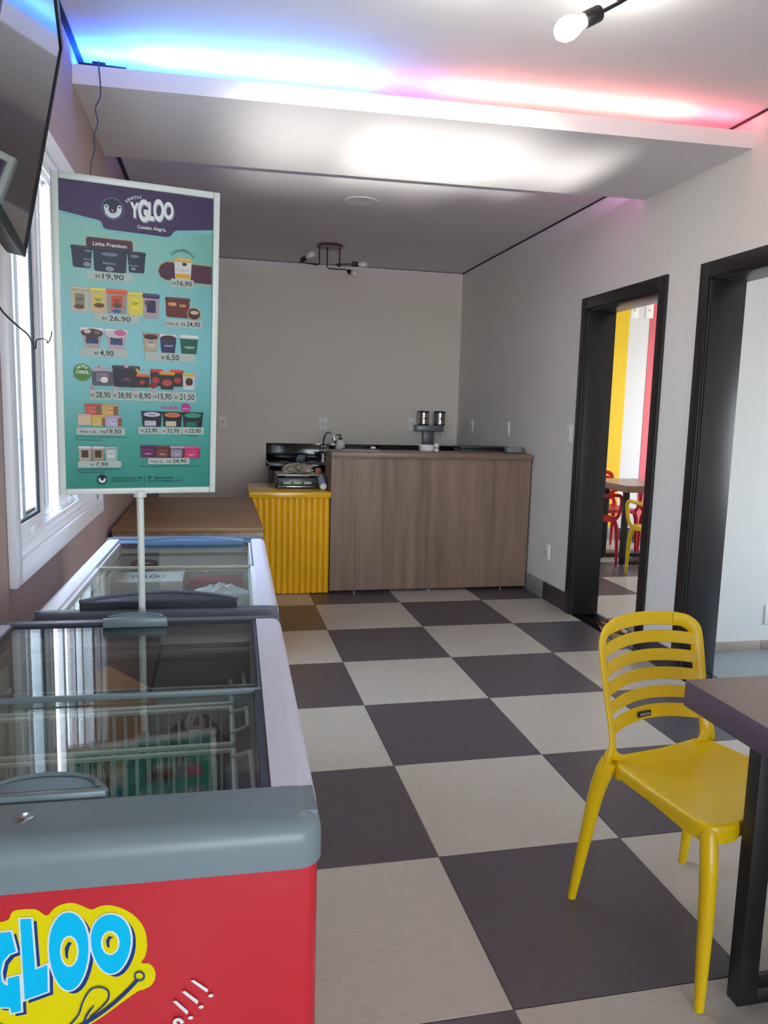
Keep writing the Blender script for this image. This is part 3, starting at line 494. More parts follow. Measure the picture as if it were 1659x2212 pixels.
skirt('baseboard_side_room', [(XR2+.1, 4.1, False), (4.1, 5.1, False), (5.1, 6.1, False)], 'x', -2.18, -2.16, .085)
for o in bpy.data.objects:
    if o.parent and o.parent.name == 'baseboard_side_room': o.data.materials[0] = mat('tan_skirting', 'a9998a', .5)

# doorways with black lacquered linings
def doorway(name, y0, y1, ytop):
    r = struct(thing(name, None, None)); cw = .115; p = .028
    for sx0, sx1, nm in ((XR-p, XR, 'casing'), (XR2, XR2+p, 'casing')):
        tbx(nm, M_black, sx0, sx1, y0-cw, y0, 0, ytop+cw, r, .002); tbx(nm, M_black, sx0, sx1, y1, y1+cw, 0, ytop+cw, r, .002)
        tbx(nm, M_black, sx0, sx1, y0, y1, ytop, ytop+cw, r, .002)
    tbx('jamb_lining', M_black, XR, XR2, y0, y0+.03, .004, ytop, r, .001); tbx('jamb_lining', M_black, XR, XR2, y1-.03, y1, .004, ytop, r, .001)
    tbx('head_lining', M_black, XR, XR2, y0, y1, ytop-.03, ytop, r, .001)
    tbx('threshold', M_granite, XR, XR2, y0+.001, y1-.001, -.03, .003, r, .001)
    return r
doorway('door_1', D1[0], D1[1], DH); doorway('door_2', D2[0], D2[1], DH)

# aluminium sliding window in the left wall
win = struct(thing('window_1', None, None)); xw = XL
for a in ((xw, xw+.035, WY0-.10, WY0, WZ0-.10, WZ1+.10), (xw, xw+.035, WY1, WY1+.10, WZ0-.10, WZ1+.10), (xw, xw+.035, WY0, WY1, WZ0-.10, WZ0), (xw, xw+.035, WY0, WY1, WZ1, WZ1+.10)):
    tbx('casing', M_alu, *a, win, .003)
f = MB(); fx0, fx1, ft = xw-.14, xw+.01, .05
for a in ((WY0, WY0+ft, WZ0, WZ1), (WY1-ft, WY1, WZ0, WZ1), (WY0, WY1, WZ0, WZ0+ft), (WY0, WY1, WZ1-ft, WZ1)): f.box(fx0*T, fx1*T, a[0]*T, a[1]*T, a[2]*T, a[3]*T, .002)
for k in (-.005, -.05, -.095): f.box((xw+k-.008)*T, (xw+k)*T, (WY0+ft)*T, (WY1-ft)*T, (WZ0+ft)*T, (WZ0+ft+.03)*T); f.box((xw+k-.008)*T, (xw+k)*T, (WY0+ft)*T, (WY1-ft)*T, (WZ1-ft-.03)*T, (WZ1-ft)*T)
obj('window_frame', f, M_alu, win)
def sash(y0, y1, x0, w=.062):
    z0, z1 = WZ0+ft+.008, WZ1-ft-.008; s = MB(); x1 = x0+.036
    for a in ((y0, y0+w, z0, z1), (y1-w, y1, z0, z1), (y0+w, y1-w, z0, z0+w*1.3), (y0+w, y1-w, z1-w, z1)): s.box(x0*T, x1*T, a[0]*T, a[1]*T, a[2]*T, a[3]*T, .0015)
    o = obj('sash', s, M_alu, win)
    g = MB()
    for a in ((y0+w, y0+w+.01, z0+w*1.3, z1-w), (y1-w-.018, y1-w, z0+w*1.3, z1-w), (y0+w, y1-w, z0+w*1.3, z0+w*1.3+.012), (y0+w, y1-w, z1-w-.012, z1-w)): g.box((x0+.011)*T, (x0+.024)*T, a[0]*T, a[1]*T, a[2]*T, a[3]*T)
    obj('gasket', g, M_gasket, o); tbx('pane', M_glass, x0+.014, x0+.020, y0+w, y1-w, z0+w*1.3, z1-w, o)
    tbx('latch', M_alu, x1, x1+.02, (y0+y1)/2-.04, (y0+y1)/2+.04, z0+.015, z0+.05, o, .002)
sash(-4.745, -4.09, xw-.048); sash(-4.37, -3.76, xw-.093); sash(-3.50, -2.90, xw-.093); sash(-3.12, -2.455, xw-.048)
# outside: pavement and a pale yard wall
gm = mat('pavement', 'b8b2a8', .9, var=.08)
g = MB()
for a in ((-60, XL-.24, -60, 60), (9.0, 60, -60, 60), (XL-.24, 9.0, -60, -15.3), (XL-.24, 9, 4.2, 60)): g.box(a[0]*T, a[1]*T, a[2]*T, a[3]*T, -.3, -.06)
struct(obj('ground', g, gm, sharp=0))
struct(tbx('wall_yard', mat('yard_wall_paint', 'f2e4e0', .8), -7.2, -7.0, -20, 12, -.1, 2.3))

# ================================================================ FREEZERS
def rail_profile(w, h, r=.03, n=6):           # rounded outer shoulder, x from 0 (outer) to w (inner)
    P = [(0, 0)]+[(r-r*math.cos(k/n*PI/2), h-r+r*math.sin(k/n*PI/2)) for k in range(n+1)]+[(w, h), (w, 0)]
    return P
def freezer(label, loc, rz, hw, hl, H, style):
    t = thing('chest_freezer', label, 'freezer', loc, rz)
    bodym = M_freeze_red if style == 1 else mat('white_enamel', 'd2d6da', .3, var=.01)
    rh = .045; zb = H-rh-.012; ov = .005
    b_ = MB(); wl = .05
    r_ = .018
    for a in ((-hw, hw, -hl, -hl+wl), (-hw, hw, hl-wl, hl), (-hw, -hw+wl, -hl+wl, hl-wl), (hw-wl, hw, -hl+wl, hl-wl)):
        pass
    out = []
    for ax, ay, a0 in ((1, 1, 0), (-1, 1, 1), (-1, -1, 2), (1, -1, 3)):
        for k in range(6): a = (a0+k/5)*PI/2; out.append((ax*(hw-r_)+r_*math.cos(a), ay*(hl-r_)+r_*math.sin(a)))
    n = len(out); bm = b_.bm; z0 = .06
    lo = [bm.verts.new((x, y, z0)) for x, y in out]; hi = [bm.verts.new((x, y, zb)) for x, y in out]; inn = [bm.verts.new((x*(hw-wl)/hw, y*(hl-wl)/hl, zb)) for x, y in out]
    bo = [bm.verts.new((x*(hw-wl)/hw, y*(hl-wl)/hl, .26)) for x, y in out]
    for i in range(n):
        j = (i+1) % n; bm.faces.new((lo[i], lo[j], hi[j], hi[i])); bm.faces.new((hi[i], hi[j], inn[j], inn[i])); bm.faces.new((inn[i], inn[j], bo[j], bo[i]))
    bm.faces.new(lo[::-1]); bm.faces.new(bo)
    obj('body', b_, bodym, t)
    bx('plinth', M_dark, -hw+.02, hw-.02, -hl+.03, hl-.03, .01, .06, t)
    for sx in (-1, 1):
        for sy in (-1, 1): obj('foot', MB().lathe([(.018, 0), (.02, .004), (.014, .03)], (sx*(hw-.06), sy*(hl-.07), 0), 12), M_dark, t)
    # rim: near and far mouldings, side rails
    nw, fw, sw = (.085, .022, .052) if style == 1 else (.036, .06, .046)
    def endrim(y_out, y_in, m, rr):
        w = abs(y_in-y_out); P = rail_profile(w, rh+.012, rr); s = 1 if y_in > y_out else -1
        mb = MB(); cr_ = .03; segs = []
        # sweep profile along a U so that the corners are rounded in plan
        L = .10
        path = [(-hw-ov, y_out+s*(w+.001)), ]
        pts = []
        nseg = 7
        for k in range(nseg+1):
            a = k/nseg*PI/2; pts.append(((-hw-ov+cr_-cr_*math.cos(a)), y_out+s*(cr_-cr_*math.sin(a))))
        pts = pts+[(-x, y) for x, y in pts[::-1]]
        rows = []
        for (px, pz) in P:
            row = []
            for i, (x, y) in enumerate(pts):
                cxx = -hw-ov+cr_ if x < 0 else hw+ov-cr_; cyy = y_out+s*cr_
                if px <= cr_:
                    k = (cr_-px)/cr_; X = cxx+(x-cxx)*k; Y = cyy+(y-cyy)*k
                else:
                    X = cxx+(x-cxx)*0; Y = cyy+s*(px-cr_)
                row.append(mb.bm.verts.new((X, Y, H-rh-.012+pz)))
            rows.append(row)
        for a in range(len(rows)-1):
            for i in range(len(pts)-1):
                q = [rows[a][i], rows[a][i+1], rows[a+1][i+1], rows[a+1][i]]
                try: mb.bm.faces.new(q)
                except ValueError: pass
        bmesh.ops.remove_doubles(mb.bm, verts=mb.bm.verts, dist=1e-5)
        for sx in (-1, 1):  # side returns so the end moulding wraps the corner
            prof = rail_profile(sw+ov, rh+.012, rr)
            A, B_ = sorted((y_out+s*cr_, y_in))
            F = Matrix(((-sx, 0, 0, sx*(hw+ov)), (0, 0, -1, B_), (0, 1, 0, H-rh-.012), (0, 0, 0, 1)))
            mb.prism([(u, min(v, rh+.0114)) for u, v in prof], 0, B_-A, F)
        mb.box(-hw, hw, min(y_out, y_in)+(cr_ if s > 0 else 0), max(y_out, y_in)-(cr_ if s < 0 else 0), H-rh-.012, H-.0011)
        return mb
    near_m = M_rim if style == 1 else M_rim2; far_m = M_rim2 if style == 1 else M_rim2
    obj('near_rim', endrim(-hl-ov, -hl+nw, near_m, .026), near_m, t)
    obj('far_rim', endrim(hl+ov, hl-fw-.012, far_m, .02), far_m, t)
    for sx in (-1, 1):
        F = Matrix(((-sx, 0, 0, sx*(hw+ov)), (0, 0, -1, hl-fw-.012), (0, 1, 0, H-rh-.012), (0, 0, 0, 1)))
        obj('side_rail', MB().prism(rail_profile(sw+ov, rh+.011, .022), 0, 2*hl-fw-.012-nw, F), M_rail, t)
        # lid track
        tr = MB(); x0 = sx*(hw-sw); x1 = sx*(hw-sw-.012)
        tr.box(min(x0, x1), max(x0, x1), -hl+nw, hl-fw-.012, H-.03, H-.006)
        obj('lid_track', tr, M_alu if style == 2 else M_dark, t)
    # inner frame and liner
    ix, iy0, iy1 = hw-sw-.001, -hl+nw+.001, hl-fw-.013
    fr = MB(); d = .013
    for a in ((-ix, -ix+d, iy0, iy1), (ix-d, ix, iy0, iy1), (-ix, ix, iy0, iy0+d*.4), (-ix, ix, iy1-(.075 if style == 1 else .025), iy1)): fr.box(*a, H-.13 if style == 1 else H-.05, H-.031, .004)
    if style == 1: fr.tube([(-ix+d, iy1-.085, H-.05), (ix-d, iy1-.085, H-.05)], .011, 10)
    obj('inner_frame', fr, M_inner if style == 1 else M_white, t)
    li = MB(); lx, ly0, ly1 = ix-d+.004, iy0+.01, iy1-(.07 if style == 1 else .022); zl = .30; w_ = .004
    for a in ((-lx, -lx+w_, ly0, ly1, zl, H-.06), (lx-w_, lx, ly0, ly1, zl, H-.06), (-lx, lx, ly0, ly0+w_, zl, H-.06), (-lx, lx, ly1-w_, ly1, zl, H-.06), (-lx, lx, ly0, ly1, zl-w_, zl)): li.box(*a)
    obj('liner', li, M_liner, t)
    # sliding glass lids
    ym = 0.012 if style == 1 else .02
    x = ix-.001
    def lid(y0, y1, z, edge_at, handle):
        o = bx('glass_lid', M_lidglass, -x, x, y0, y1, z, z+.004, t, 0, sharp=0)
        e = MB(); ye = edge_at
        e.box(-x, x, ye-.004, ye+.004, z-.003, z+.006, .001); obj('lid_edge', e, M_rim if style == 1 else mat('pale_gold_edge', 'a89e8c', .3), o)
        for sx in (-1, 1):
            s_ = MB().box(sx*x-(.004 if sx > 0 else 0), sx*x+(.004 if sx < 0 else 0), y0, y1, z-.001, z+.0055); obj('lid_seal', s_, M_rim2, o)
        handle(o, z+.004)
    def arch(w, h, n=14, base=.0, p=.6):
        P = [(-w/2, 0), (w/2, 0)]
        for k in range(n+1):
            u = 1-2*k/n; P.append((u*w/2, base+h*(1-abs(u)**2.2)**p))
        return P
    def h1(yb, xc, w, hh):
        def go(o, z):
            F = Matrix.Translation((xc, yb, z)); mb = MB().prism(arch(w, hh, 16, .012), 0, .016, F, .004)
            hnd = obj('handle', mb, mat('handle_grey_green', '73868a', .35), o)
            F2 = Matrix.Translation((xc, yb+.008, z+.0165)); obj('grip_recess', MB().prism(arch(w*.82, hh*.72, 16, .004), -.002, .0015, F2, .001), M_handle, hnd)
            obj('grip_lip', MB().tube([(xc+u*w*.42, yb+.012+hh*.86*(1-abs(u)**2.2)**.6, z+.018) for u in [k/10-1 for k in range(21)]], .0035, 6), mat('handle_grey_green', '73868a', .35), hnd)
            obj('grip_base', MB().box(xc-w*.5, xc+w*.5, yb-.006, yb+.006, z, z+.02, .003), mat('handle_grey_green', '73868a', .35), hnd)
        return go
    def h2(yb, xc, w, hh, m1, m2, z2):
        def go(o, z):
            F = Matrix.Translation((xc, yb, z)); P = [(u*w/2, hh*(1-u*u)) for u in [1-2*k/20 for k in range(21)]]
            P = P+[(-w/2, -.008), (w/2, -.008)]
            hnd = obj('handle', MB().prism(P, 0, z2, F, .003), m2, o)
            obj('grip_edge', MB().tube([(xc+u*w/2, yb+hh*(1-u*u), z+z2+.001) for u in [1-2*k/24 for k in range(25)]], .0055, 8), m1, hnd)
            F = Matrix.Translation((xc, yb+.002, z+z2)); P = [(u*w*.44, hh*.78*(1-u*u)) for u in [1-2*k/20 for k in range(21)]]
            obj('grip_recess', MB().prism(P, -.002, .001, F), m2, hnd)
        return go
    if style == 1:
        lid(iy0, ym+.02, H-.018, ym+.02, h1(iy0+.012, -.018, .155, .045))
        lid(ym-.02, iy1+.001, H-.010, ym-.02, h1(iy1-.012, .0, .085, .022) if False else h1(iy1-.022, .0, .135, .034))
        scr = obj('lock_screw', MB().lathe([(.011, 0), (.011, .002), (.008, .0035), (0.0005, .0035)], (-.025, -hl+.052, H-.001), 20), M_chrome, t)
    else:
        lid(iy0, ym+.02, H-.018, ym+.02, h2(iy0-.004, -.0, .37, .085, M_rim2, M_handle2, .032))
        lid(ym-.02, iy1+.001, H-.010, ym-.02, h2(iy1-.085, .03, .36, .07, M_handle3, M_handle3, .012))
        for yy in (iy1+.0,):
            obj('far_trim', MB().box(-x, x, yy-.055, yy-.001, H-.008, H-.003, .002), M_handle3, t)
    return t
FZ1 = freezer('nearest red chest freezer with two sliding glass lids and a yellow cartoon-lettered logo', (-1.38*T, -6.33*T, 0), -.024, .311, .4526, 1.45*T, 1)
FZ2 = freezer('pale chest freezer with dark arched lid handles, behind the price sign', (-1.285*T, -4.525*T, 0), -.024, .285, .553, 1.42*T, 2)
# print on the red front of the near freezer
hlz = .4526+.0004
ink = Ink(lambda x, y, l: (x, -hlz-l, y), .00012)
def mmp(pts): return [(a/1000+.011, b/1000+.002) for a, b in pts]
def grow(P, d):
    n = len(P); a = sum(P[i][0]*P[(i+1) % n][1]-P[(i+1) % n][0]*P[i][1] for i in range(n)); s = 1 if a > 0 else -1; Q = []
    for i in range(n):
        p0, p1, p2 = P[i-1], P[i], P[(i+1) % n]; e1 = Vector((p1[0]-p0[0], p1[1]-p0[1])).normalized(); e2 = Vector((p2[0]-p1[0], p2[1]-p1[1])).normalized()
        n1 = Vector((e1.y, -e1.x))*s; n2 = Vector((e2.y, -e2.x))*s; b_ = (n1+n2)
        if b_.length < .3: b_ = n1
        b_.normalize(); k = d/max(.55, b_.dot(n1)); Q.append((p1[0]+b_.x*k, p1[1]+b_.y*k))
    return Q
YEL, NAVY, CYAN, WHT = 'f2e40c', '25408c', '06ccff', 'eef6f4'
ink.poly(spline(mmp(LOGO['blob'])+[mmp(LOGO['blob'])[0]], 3)[:-1], YEL)
sh = [(k, [(a+.0045, b_-.0045) for a, b_ in mmp(LOGO[k])]) for k in ('Y', 'G', 'L', 'O1', 'O2')]
for k, P in sh: ink.poly(grow(P, .0008), NAVY)
for k in ('Y', 'G', 'L', 'O1', 'O2'): ink.poly(grow(mmp(LOGO[k]), .0021), WHT)
for k in ('Y', 'G', 'L', 'O1', 'O2'): ink.poly(mmp(LOGO[k]), CYAN)
for k in ('o1', 'o2'): ink.poly(grow(mmp(LOGO[k]), .0018), WHT); ink.poly(mmp(LOGO[k]), YEL)
ink.poly(mmp(LOGO['c1']), NAVY); ink.poly(mmp(LOGO['c2']), NAVY)
ink.stroke(spline(mmp(LOGO['smile']), 5), .0040, NAVY); ink.stroke(mmp(LOGO['ring']), .0018, NAVY)
ink.stroke(spline(mmp(LOGO['tongue']), 5), .0018, NAVY); ink.stroke(spline(mmp(LOGO['tongue2']), 5), .0022, NAVY, taper=True)
for P in LOGO['ex']: ink.poly(grow(mmp(P), .0005), WHT)
for a, b_ in LOGO['dots']: ink.ell(a/1000+.011, b_/1000+.002, .0060, .0044, WHT, 14)
for k in ('s', 'e'): ink.stroke(spline(mmp(LOGO[k]), 5), .0040, WHT)
ink.stroke(mmp(LOGO['t']), .003, WHT); ink.stroke(mmp(LOGO['t2']), .003, WHT)
obj('front_logo', ink, M_print, FZ1, 0)

# wire baskets in the near freezer
def basket(y0, y1, label):
    x0, x1, zt, zb = -1.76, -1.04, 1.26, .92
    t = wthing('wire_basket', label, 'basket', ((x0+x1)/2*T, (y0+y1)/2*T, zb*T), 'white wire baskets in the near freezer')
    r = .0033; W_ = MB()
    for z in (zt, zb): 
        for a, b_ in (((x0, y0), (x1, y0)), ((x1, y0), (x1, y1)), ((x1, y1), (x0, y1)), ((x0, y1), (x0, y0))): W_.tube([(a[0]*T, a[1]*T, z*T), (b_[0]*T, b_[1]*T, z*T)], r*1.5 if z == zt else r, 6)
    obj('rim_wire', W_, M_wire, t)
    V = MB(); n = 22
    for k in range(n+1):
        x = x0+(x1-x0)*k/n
        for y in (y0, y1): V.tube([(x*T, y*T, zb*T), (x*T, y*T, zt*T)], .0019, 5)
        V.tube([(x*T, y0*T, zb*T), (x*T, y1*T, zb*T)], .0013, 5)
    for k in range(1, 7):
        y = y0+(y1-y0)*k/7
        for x in (x0, x1): V.tube([(x*T, y*T, zb*T), (x*T, y*T, zt*T)], .0019, 5)
    obj('wire_grid', V, M_wire, t)
    for sx, xx in ((1, x1), (-1, x0)):
        ya, yb = y0+.06, y1-.06
        obj('hanging_loop', MB().tube([(xx*T, ya*T, (zt-.12)*T), (xx*T, ya*T, (zt+.01)*T), ((xx+sx*.045)*T, (ya+.005)*T, (zt+.022)*T), ((xx+sx*.045)*T, (yb-.005)*T, (zt+.022)*T), (xx*T, yb*T, (zt+.01)*T), (xx*T, yb*T, (zt-.12)*T)], .0046, 8), M_wire, t)
    return t
basket(-5.995, -5.66, 'farthest white wire basket in the near freezer, under the far lid')
basket(-6.30, -6.03, 'middle white wire basket in the near freezer, beside the cardboard box')
basket(-6.86, -6.34, 'nearest white wire basket in the near freezer, behind the front handle')
# contents of the near freezer
def carton(name, label, cat, c, s, m, rot=(0, 0, 0), group=None, flaps=False, bev=.002):
    t = wthing(name, label, cat, c, group); R = Matrix.Translation(c) @ Matrix.Rotation(rot[2], 4, 'Z') @ Matrix.Rotation(rot[1], 4, 'Y') @ Matrix.Rotation(rot[0], 4, 'X')
    obj('box_body', MB().box(-s[0]/2, s[0]/2, -s[1]/2, s[1]/2, -s[2]/2, s[2]/2, bev, 2, R), m, t)
    return t, R
t, R = carton('cardboard_box', 'brown cardboard carton standing on its corner inside the near freezer', 'box', (-1.435*T, -5.90*T, 1.18*T), (.125, .08, .18), M_card, (-.55, .62, .25))
obj('packing_tape', MB().box(-.012, .012, -.0385, -.0376, -.0826, .0826, 0, 2, R).box(-.012, .012, -.0385, .0385, .0826, .0833, 0, 2, R), mat('brown_tape', 'b98f5e', .25), t)
mk = MB()
for k, (a, b_) in enumerate(((-.045, .02), (-.045, .035))): mk.box(a+.0, b_, -.0384, -.0376, -.055+k*.014, -.049+k*.014, 0, 2, R)
for x in (-.02, .005): mk.lathe([(.007, 0), (.007, .0006), (.0055, .0006), (.0055, 0)], (x, -.038, -.03), 14, 'y', None) if False else mk.box(x-.005, x+.005, -.0384, -.0376, -.032, -.022, 0, 2, R)
obj('printed_marks', mk, mat('faded_ink', '6b5138', .8), t)
def bag(name, label, c, s, m, seed=1, group=None, flat=.5, amp=.25, rot=0, cat='bag', res=3, crease=None):
    """soft pouch: a pillow of film with creases"""
    rn = random.Random(seed); bm = bmesh.new(); bmesh.ops.create_icosphere(bm, subdivisions=res, radius=1)
    ph = [rn.uniform(0, 6.28) for _ in range(8)]
    for v in bm.verts:
        x, y, z = v.co; k = max(abs(x), abs(y))**.55/(math.hypot(x, y)**.55+1e-6) if math.hypot(x, y) > .1 else 1
        cr = 1+amp*(.5*math.sin(7*x+ph[0]+3*z)*math.sin(6*y+ph[1])+.3*math.sin(13*x*z+ph[2])+.35*math.sin(11*y+5*x+ph[3])+.2*rn.uniform(-1, 1))
        v.co = Vector((x*s[0]*cr*(1.0 if k < 1 else 1), y*s[1]*cr, z*s[2]*(1+amp*.8*math.sin(9*x+ph[4])*math.sin(8*y+ph[5]))))
        if v.co.z < -s[2]*.6: v.co.z = -s[2]*.6
    bmesh.ops.rotate(bm, cent=(0, 0, 0), matrix=Matrix.Rotation(rot, 3, 'Z'), verts=bm.verts)
    lo = min(v.co.z for v in bm.verts); bmesh.ops.translate(bm, vec=Vector(c)-Vector((0, 0, lo)), verts=bm.verts)
    mb = MB(); mb.bm.free(); mb.bm = bm
    o = obj(name, mb, m, None, 25, origin=c); setp(o, label, cat, group); return o
M_bagP = mat('purple_film', '7c5a80', .3, var=.5, scale=22); M_bagG = mat('green_film', '2f6b4a', .25, var=.5, scale=18); M_bagR = mat('red_film', 'a8242c', .25, var=.4, scale=18); M_bagB = mat('blue_film', '45707c', .3, var=.5, scale=20)
M_bagO = mat('amber_film', '8c7a3a', .35, var=.5, scale=16)
zb = .925*T
bag('snack_bag', 'purple film bag with a white round badge in the farthest basket', (-1.16*T, -5.83*T, zb), (.07, .075, .085), M_bagP, 3, 'frozen bags in the near freezer')
bd = MB().lathe([(.022, 0), (.022, .002), (.02, .003), (.0005, .003)], (0, 0, 0), 20, 'z', Matrix.Rotation(.75, 4, 'X')); bmesh.ops.translate(bd.bm, vec=(-1.16*T, -5.86*T, zb+.136), verts=bd.bm.verts)
setp(obj('round_badge', bd, mat('pale_pink_paper', 'd8c4cc', .5), bpy.data.objects['snack_bag'], 0) if False else obj('round_badge', bd, mat('pale_pink_paper', 'd8c4cc', .5), None, 0, origin=(-1.16*T, -5.86*T, zb+.136)), 'pale round tub lid lying on the purple bag', 'lid')
bag('snack_bag', 'blue-grey film bag left of the purple one in the farthest basket', (-1.40*T, -5.83*T, zb), (.07, .075, .075), M_bagB, 4, 'frozen bags in the near freezer')
bag('snack_bag', 'brown-amber film bag at the left end of the middle basket', (-1.62*T, -6.16*T, zb), (.075, .07, .08), M_bagO, 5, 'frozen bags in the near freezer')
bag('snack_bag', 'dark green film bag in the middle basket beside the loops', (-1.14*T, -6.165*T, zb), (.055, .065, .095), M_bagG, 6, 'frozen bags in the near freezer')
bag('snack_bag', 'red film bag in the nearest basket, right half', (-1.21*T, -6.56*T, zb), (.05, .05, .10), M_bagR, 7, 'frozen bags in the near freezer')
bag('snack_bag', 'green film bag in the nearest basket, behind the front handle', (-1.42*T, -6.58*T, zb), (.075, .09, .09), M_bagG, 8, 'frozen bags in the near freezer')
bag('snack_bag', 'amber film bag in the nearest basket, far left', (-1.62*T, -6.6*T, zb), (.06, .09, .085), M_bagO, 9, 'frozen bags in the near freezer')
bag('snack_bag', 'brown film bag in the nearest basket, right end by the loop', (-1.10*T, -6.7*T, zb), (.04, .06, .07), mat('brown_film', '6a5046', .3, var=.5, scale=20), 10, 'frozen bags in the near freezer')

# contents of the far freezer
def prism_box(name, label, cat, x0, x1, y0, y1, z0, z1, m, parts=()):
    t = wthing(name, label, cat, ((x0+x1)/2*T, (y0+y1)/2*T, z0*T)); tbx('box_body', m, x0, x1, y0, y1, z0, z1, t, .002); return t
M_wbox = mat('white_card', 'd6d4ce', .6, var=.02)
t = prism_box('white_carton', 'white printed carton with lid, left side of the far freezer', 'box', -1.655, -1.30, -4.22, -3.98, .62, 1.20, M_wbox)
tbx('box_lid', M_wbox, -1.665, -1.27, -4.23, -3.97, 1.19, 1.27, t, .002)
ki = Ink(lambda x, y, l: (x, -4.2202*T-l, y)); ki.text(-1.47*T, 1.115*T, .14, .022, 'SORVETES', '3c3a40', .01); ki.ell(-1.36*T, 1.06*T, .06, .05, '26262c'); obj('box_print', ki, M_print, t, 0)
ki = Ink(lambda x, y, l: (x, y, 1.2705*T+l)); ki.text(-1.46*T, -4.10*T, .12, .05, 'YGLOO', '45424a', .02); obj('lid_print', ki, M_print, t, 0)
t = prism_box('maroon_carton', 'maroon film-wrapped carton on the right side of the far freezer', 'box', -1.24, -.935, -4.19, -3.95, .62, 1.26, mat('maroon_wrap', '8c4854', .18, var=.2, scale=12, coat=.5))
prism_box('maroon_carton', 'lower maroon carton under the white crumpled bag', 'box', -1.27, -.93, -4.62, -4.30, .62, 1.16, mat('maroon_wrap', '8c4854', .18))
bag('plastic_bag', 'white crumpled plastic bag in front of the maroon carton', (-1.07*T, -4.46*T, 1.165*T), (.10, .055, .05), mat('white_film', 'd8dcdc', .25, var=.05), 21, None, amp=.28, res=4)
bag('plastic_bag', 'milky plastic bag spread over the far end of the far freezer', (-1.10*T, -3.86*T, 1.0*T), (.10, .03, .09), mat('white_film', 'd8dcdc', .25), 22, None, amp=.35, res=4)
def tub(name, label, c, r, h, m, rimm=None, group=None):
    t = wthing(name, label, 'tub', c, group); obj('tub_body', MB().lathe([(r*.82, 0), (r, h*.97), (r*.93, h*.97), (r*.78, h*.12), (.0005, h*.12)], c, 28), m, t)
    obj('tub_rim', MB().lathe([(r, h*.93), (r*1.06, h*.95), (r*1.06, h), (r*.95, h), (r*.95, h*.93)], c, 28), rimm or m, t); return t
tub('white_tub', 'round white tub between the white and maroon cartons', (-1.345*T, -3.88*T, .75*T), .045, .31, M_white)
tub('brown_tub', 'white bowl with dark brown rim inside the far lid of the far freezer', (-1.50*T, -3.86*T, .70*T), .045, .375, M_white, mat('brown_rim', '4c332c', .4))
# ================================================================ PRICE SIGN ON ITS STAND
st = wthing('price_sign', 'tall teal and purple price sign, white frame, on a pole between the freezers', 'sign', (-1.3586*T, -5.515*T, 0))
px_, py_ = -1.3586*T, -5.515*T
obj('stand_base', MB().box(px_-.16, px_+.16, py_-.03, py_+.03, .004, .02, .004), M_frame, st)
obj('pole', MB().tube([(px_, py_, .02), (px_, py_, 1.174)], .0078, 14), M_frame, st)
obj('pole_clamp', MB().lathe([(.0085, 0), (.014, .002), (.014, .016), (.0085, .02)], (px_, py_, 1.163), 16), M_frame, st)
sw, shh = .541*T, 1.063*T; an, ti = .194, -.10
r_ = Vector((math.cos(an), math.sin(an), 0)); n_ = Vector((-math.sin(an), math.cos(an), 0)); u_ = Vector((0, 0, 1))*math.cos(ti)+n_*math.sin(ti); w_ = r_.cross(u_)   # toward the viewer
SF = Matrix(((r_.x, u_.x, w_.x, px_), (r_.y, u_.y, w_.y, py_), (r_.z, u_.z, w_.z, 1.894*T), (0, 0, 0, 1)))
bw = .0135
bd = wthing('x', None, None, (px_, py_, 0)); ORG.pop('x', None); bpy.data.objects.remove(bd)
for nm, a in (('frame_bar', (-sw/2, -sw/2+bw, 0, shh)), ('frame_bar', (sw/2-bw, sw/2, 0, shh)), ('frame_bar', (-sw/2+bw, sw/2-bw, 0, bw)), ('frame_bar', (-sw/2+bw, sw/2-bw, shh-bw, shh))):
    obj(nm, MB().box(a[0], a[1], a[2], a[3], -.009, .009, .002, 2, SF), M_frame, st)
po = obj('poster', MB().box(-sw/2+bw-.002, sw/2-bw+.002, bw-.002, shh-bw+.002, -.004, .004, 0, 1, SF), M_poster, st, 0)
PW, PH = sw-2*bw, shh-2*bw; kx, ky = PW/322, PH/660
def place(x, y, l): return SF @ Vector((-PW/2+x*kx, bw+PH-y*ky, .0042+l))
class PInk(Ink):
    def face(s, pts, c, lay): super().face([(x, y) for x, y in pts][::-1], c, lay)
pi_ = PInk(place, .000012)
def flip_text(cx, cy, w, h, t, col, bold=.012, ang=0, fit=True):
    F, tw, y0, y1 = text_polys(t, bold); pi_.n += 1; sx_ = w/tw if fit else h; ca, sa = math.cos(ang), math.sin(ang)
    for f in F:
        P = []
        for x, y in f: X = x*sx_-tw*sx_/2; Y = (y-.5)*h; P.append((cx+X*ca-Y*sa, cy-(X*sa+Y*ca)))
        pi_.face(P, lin(col), pi_.n*pi_.step)
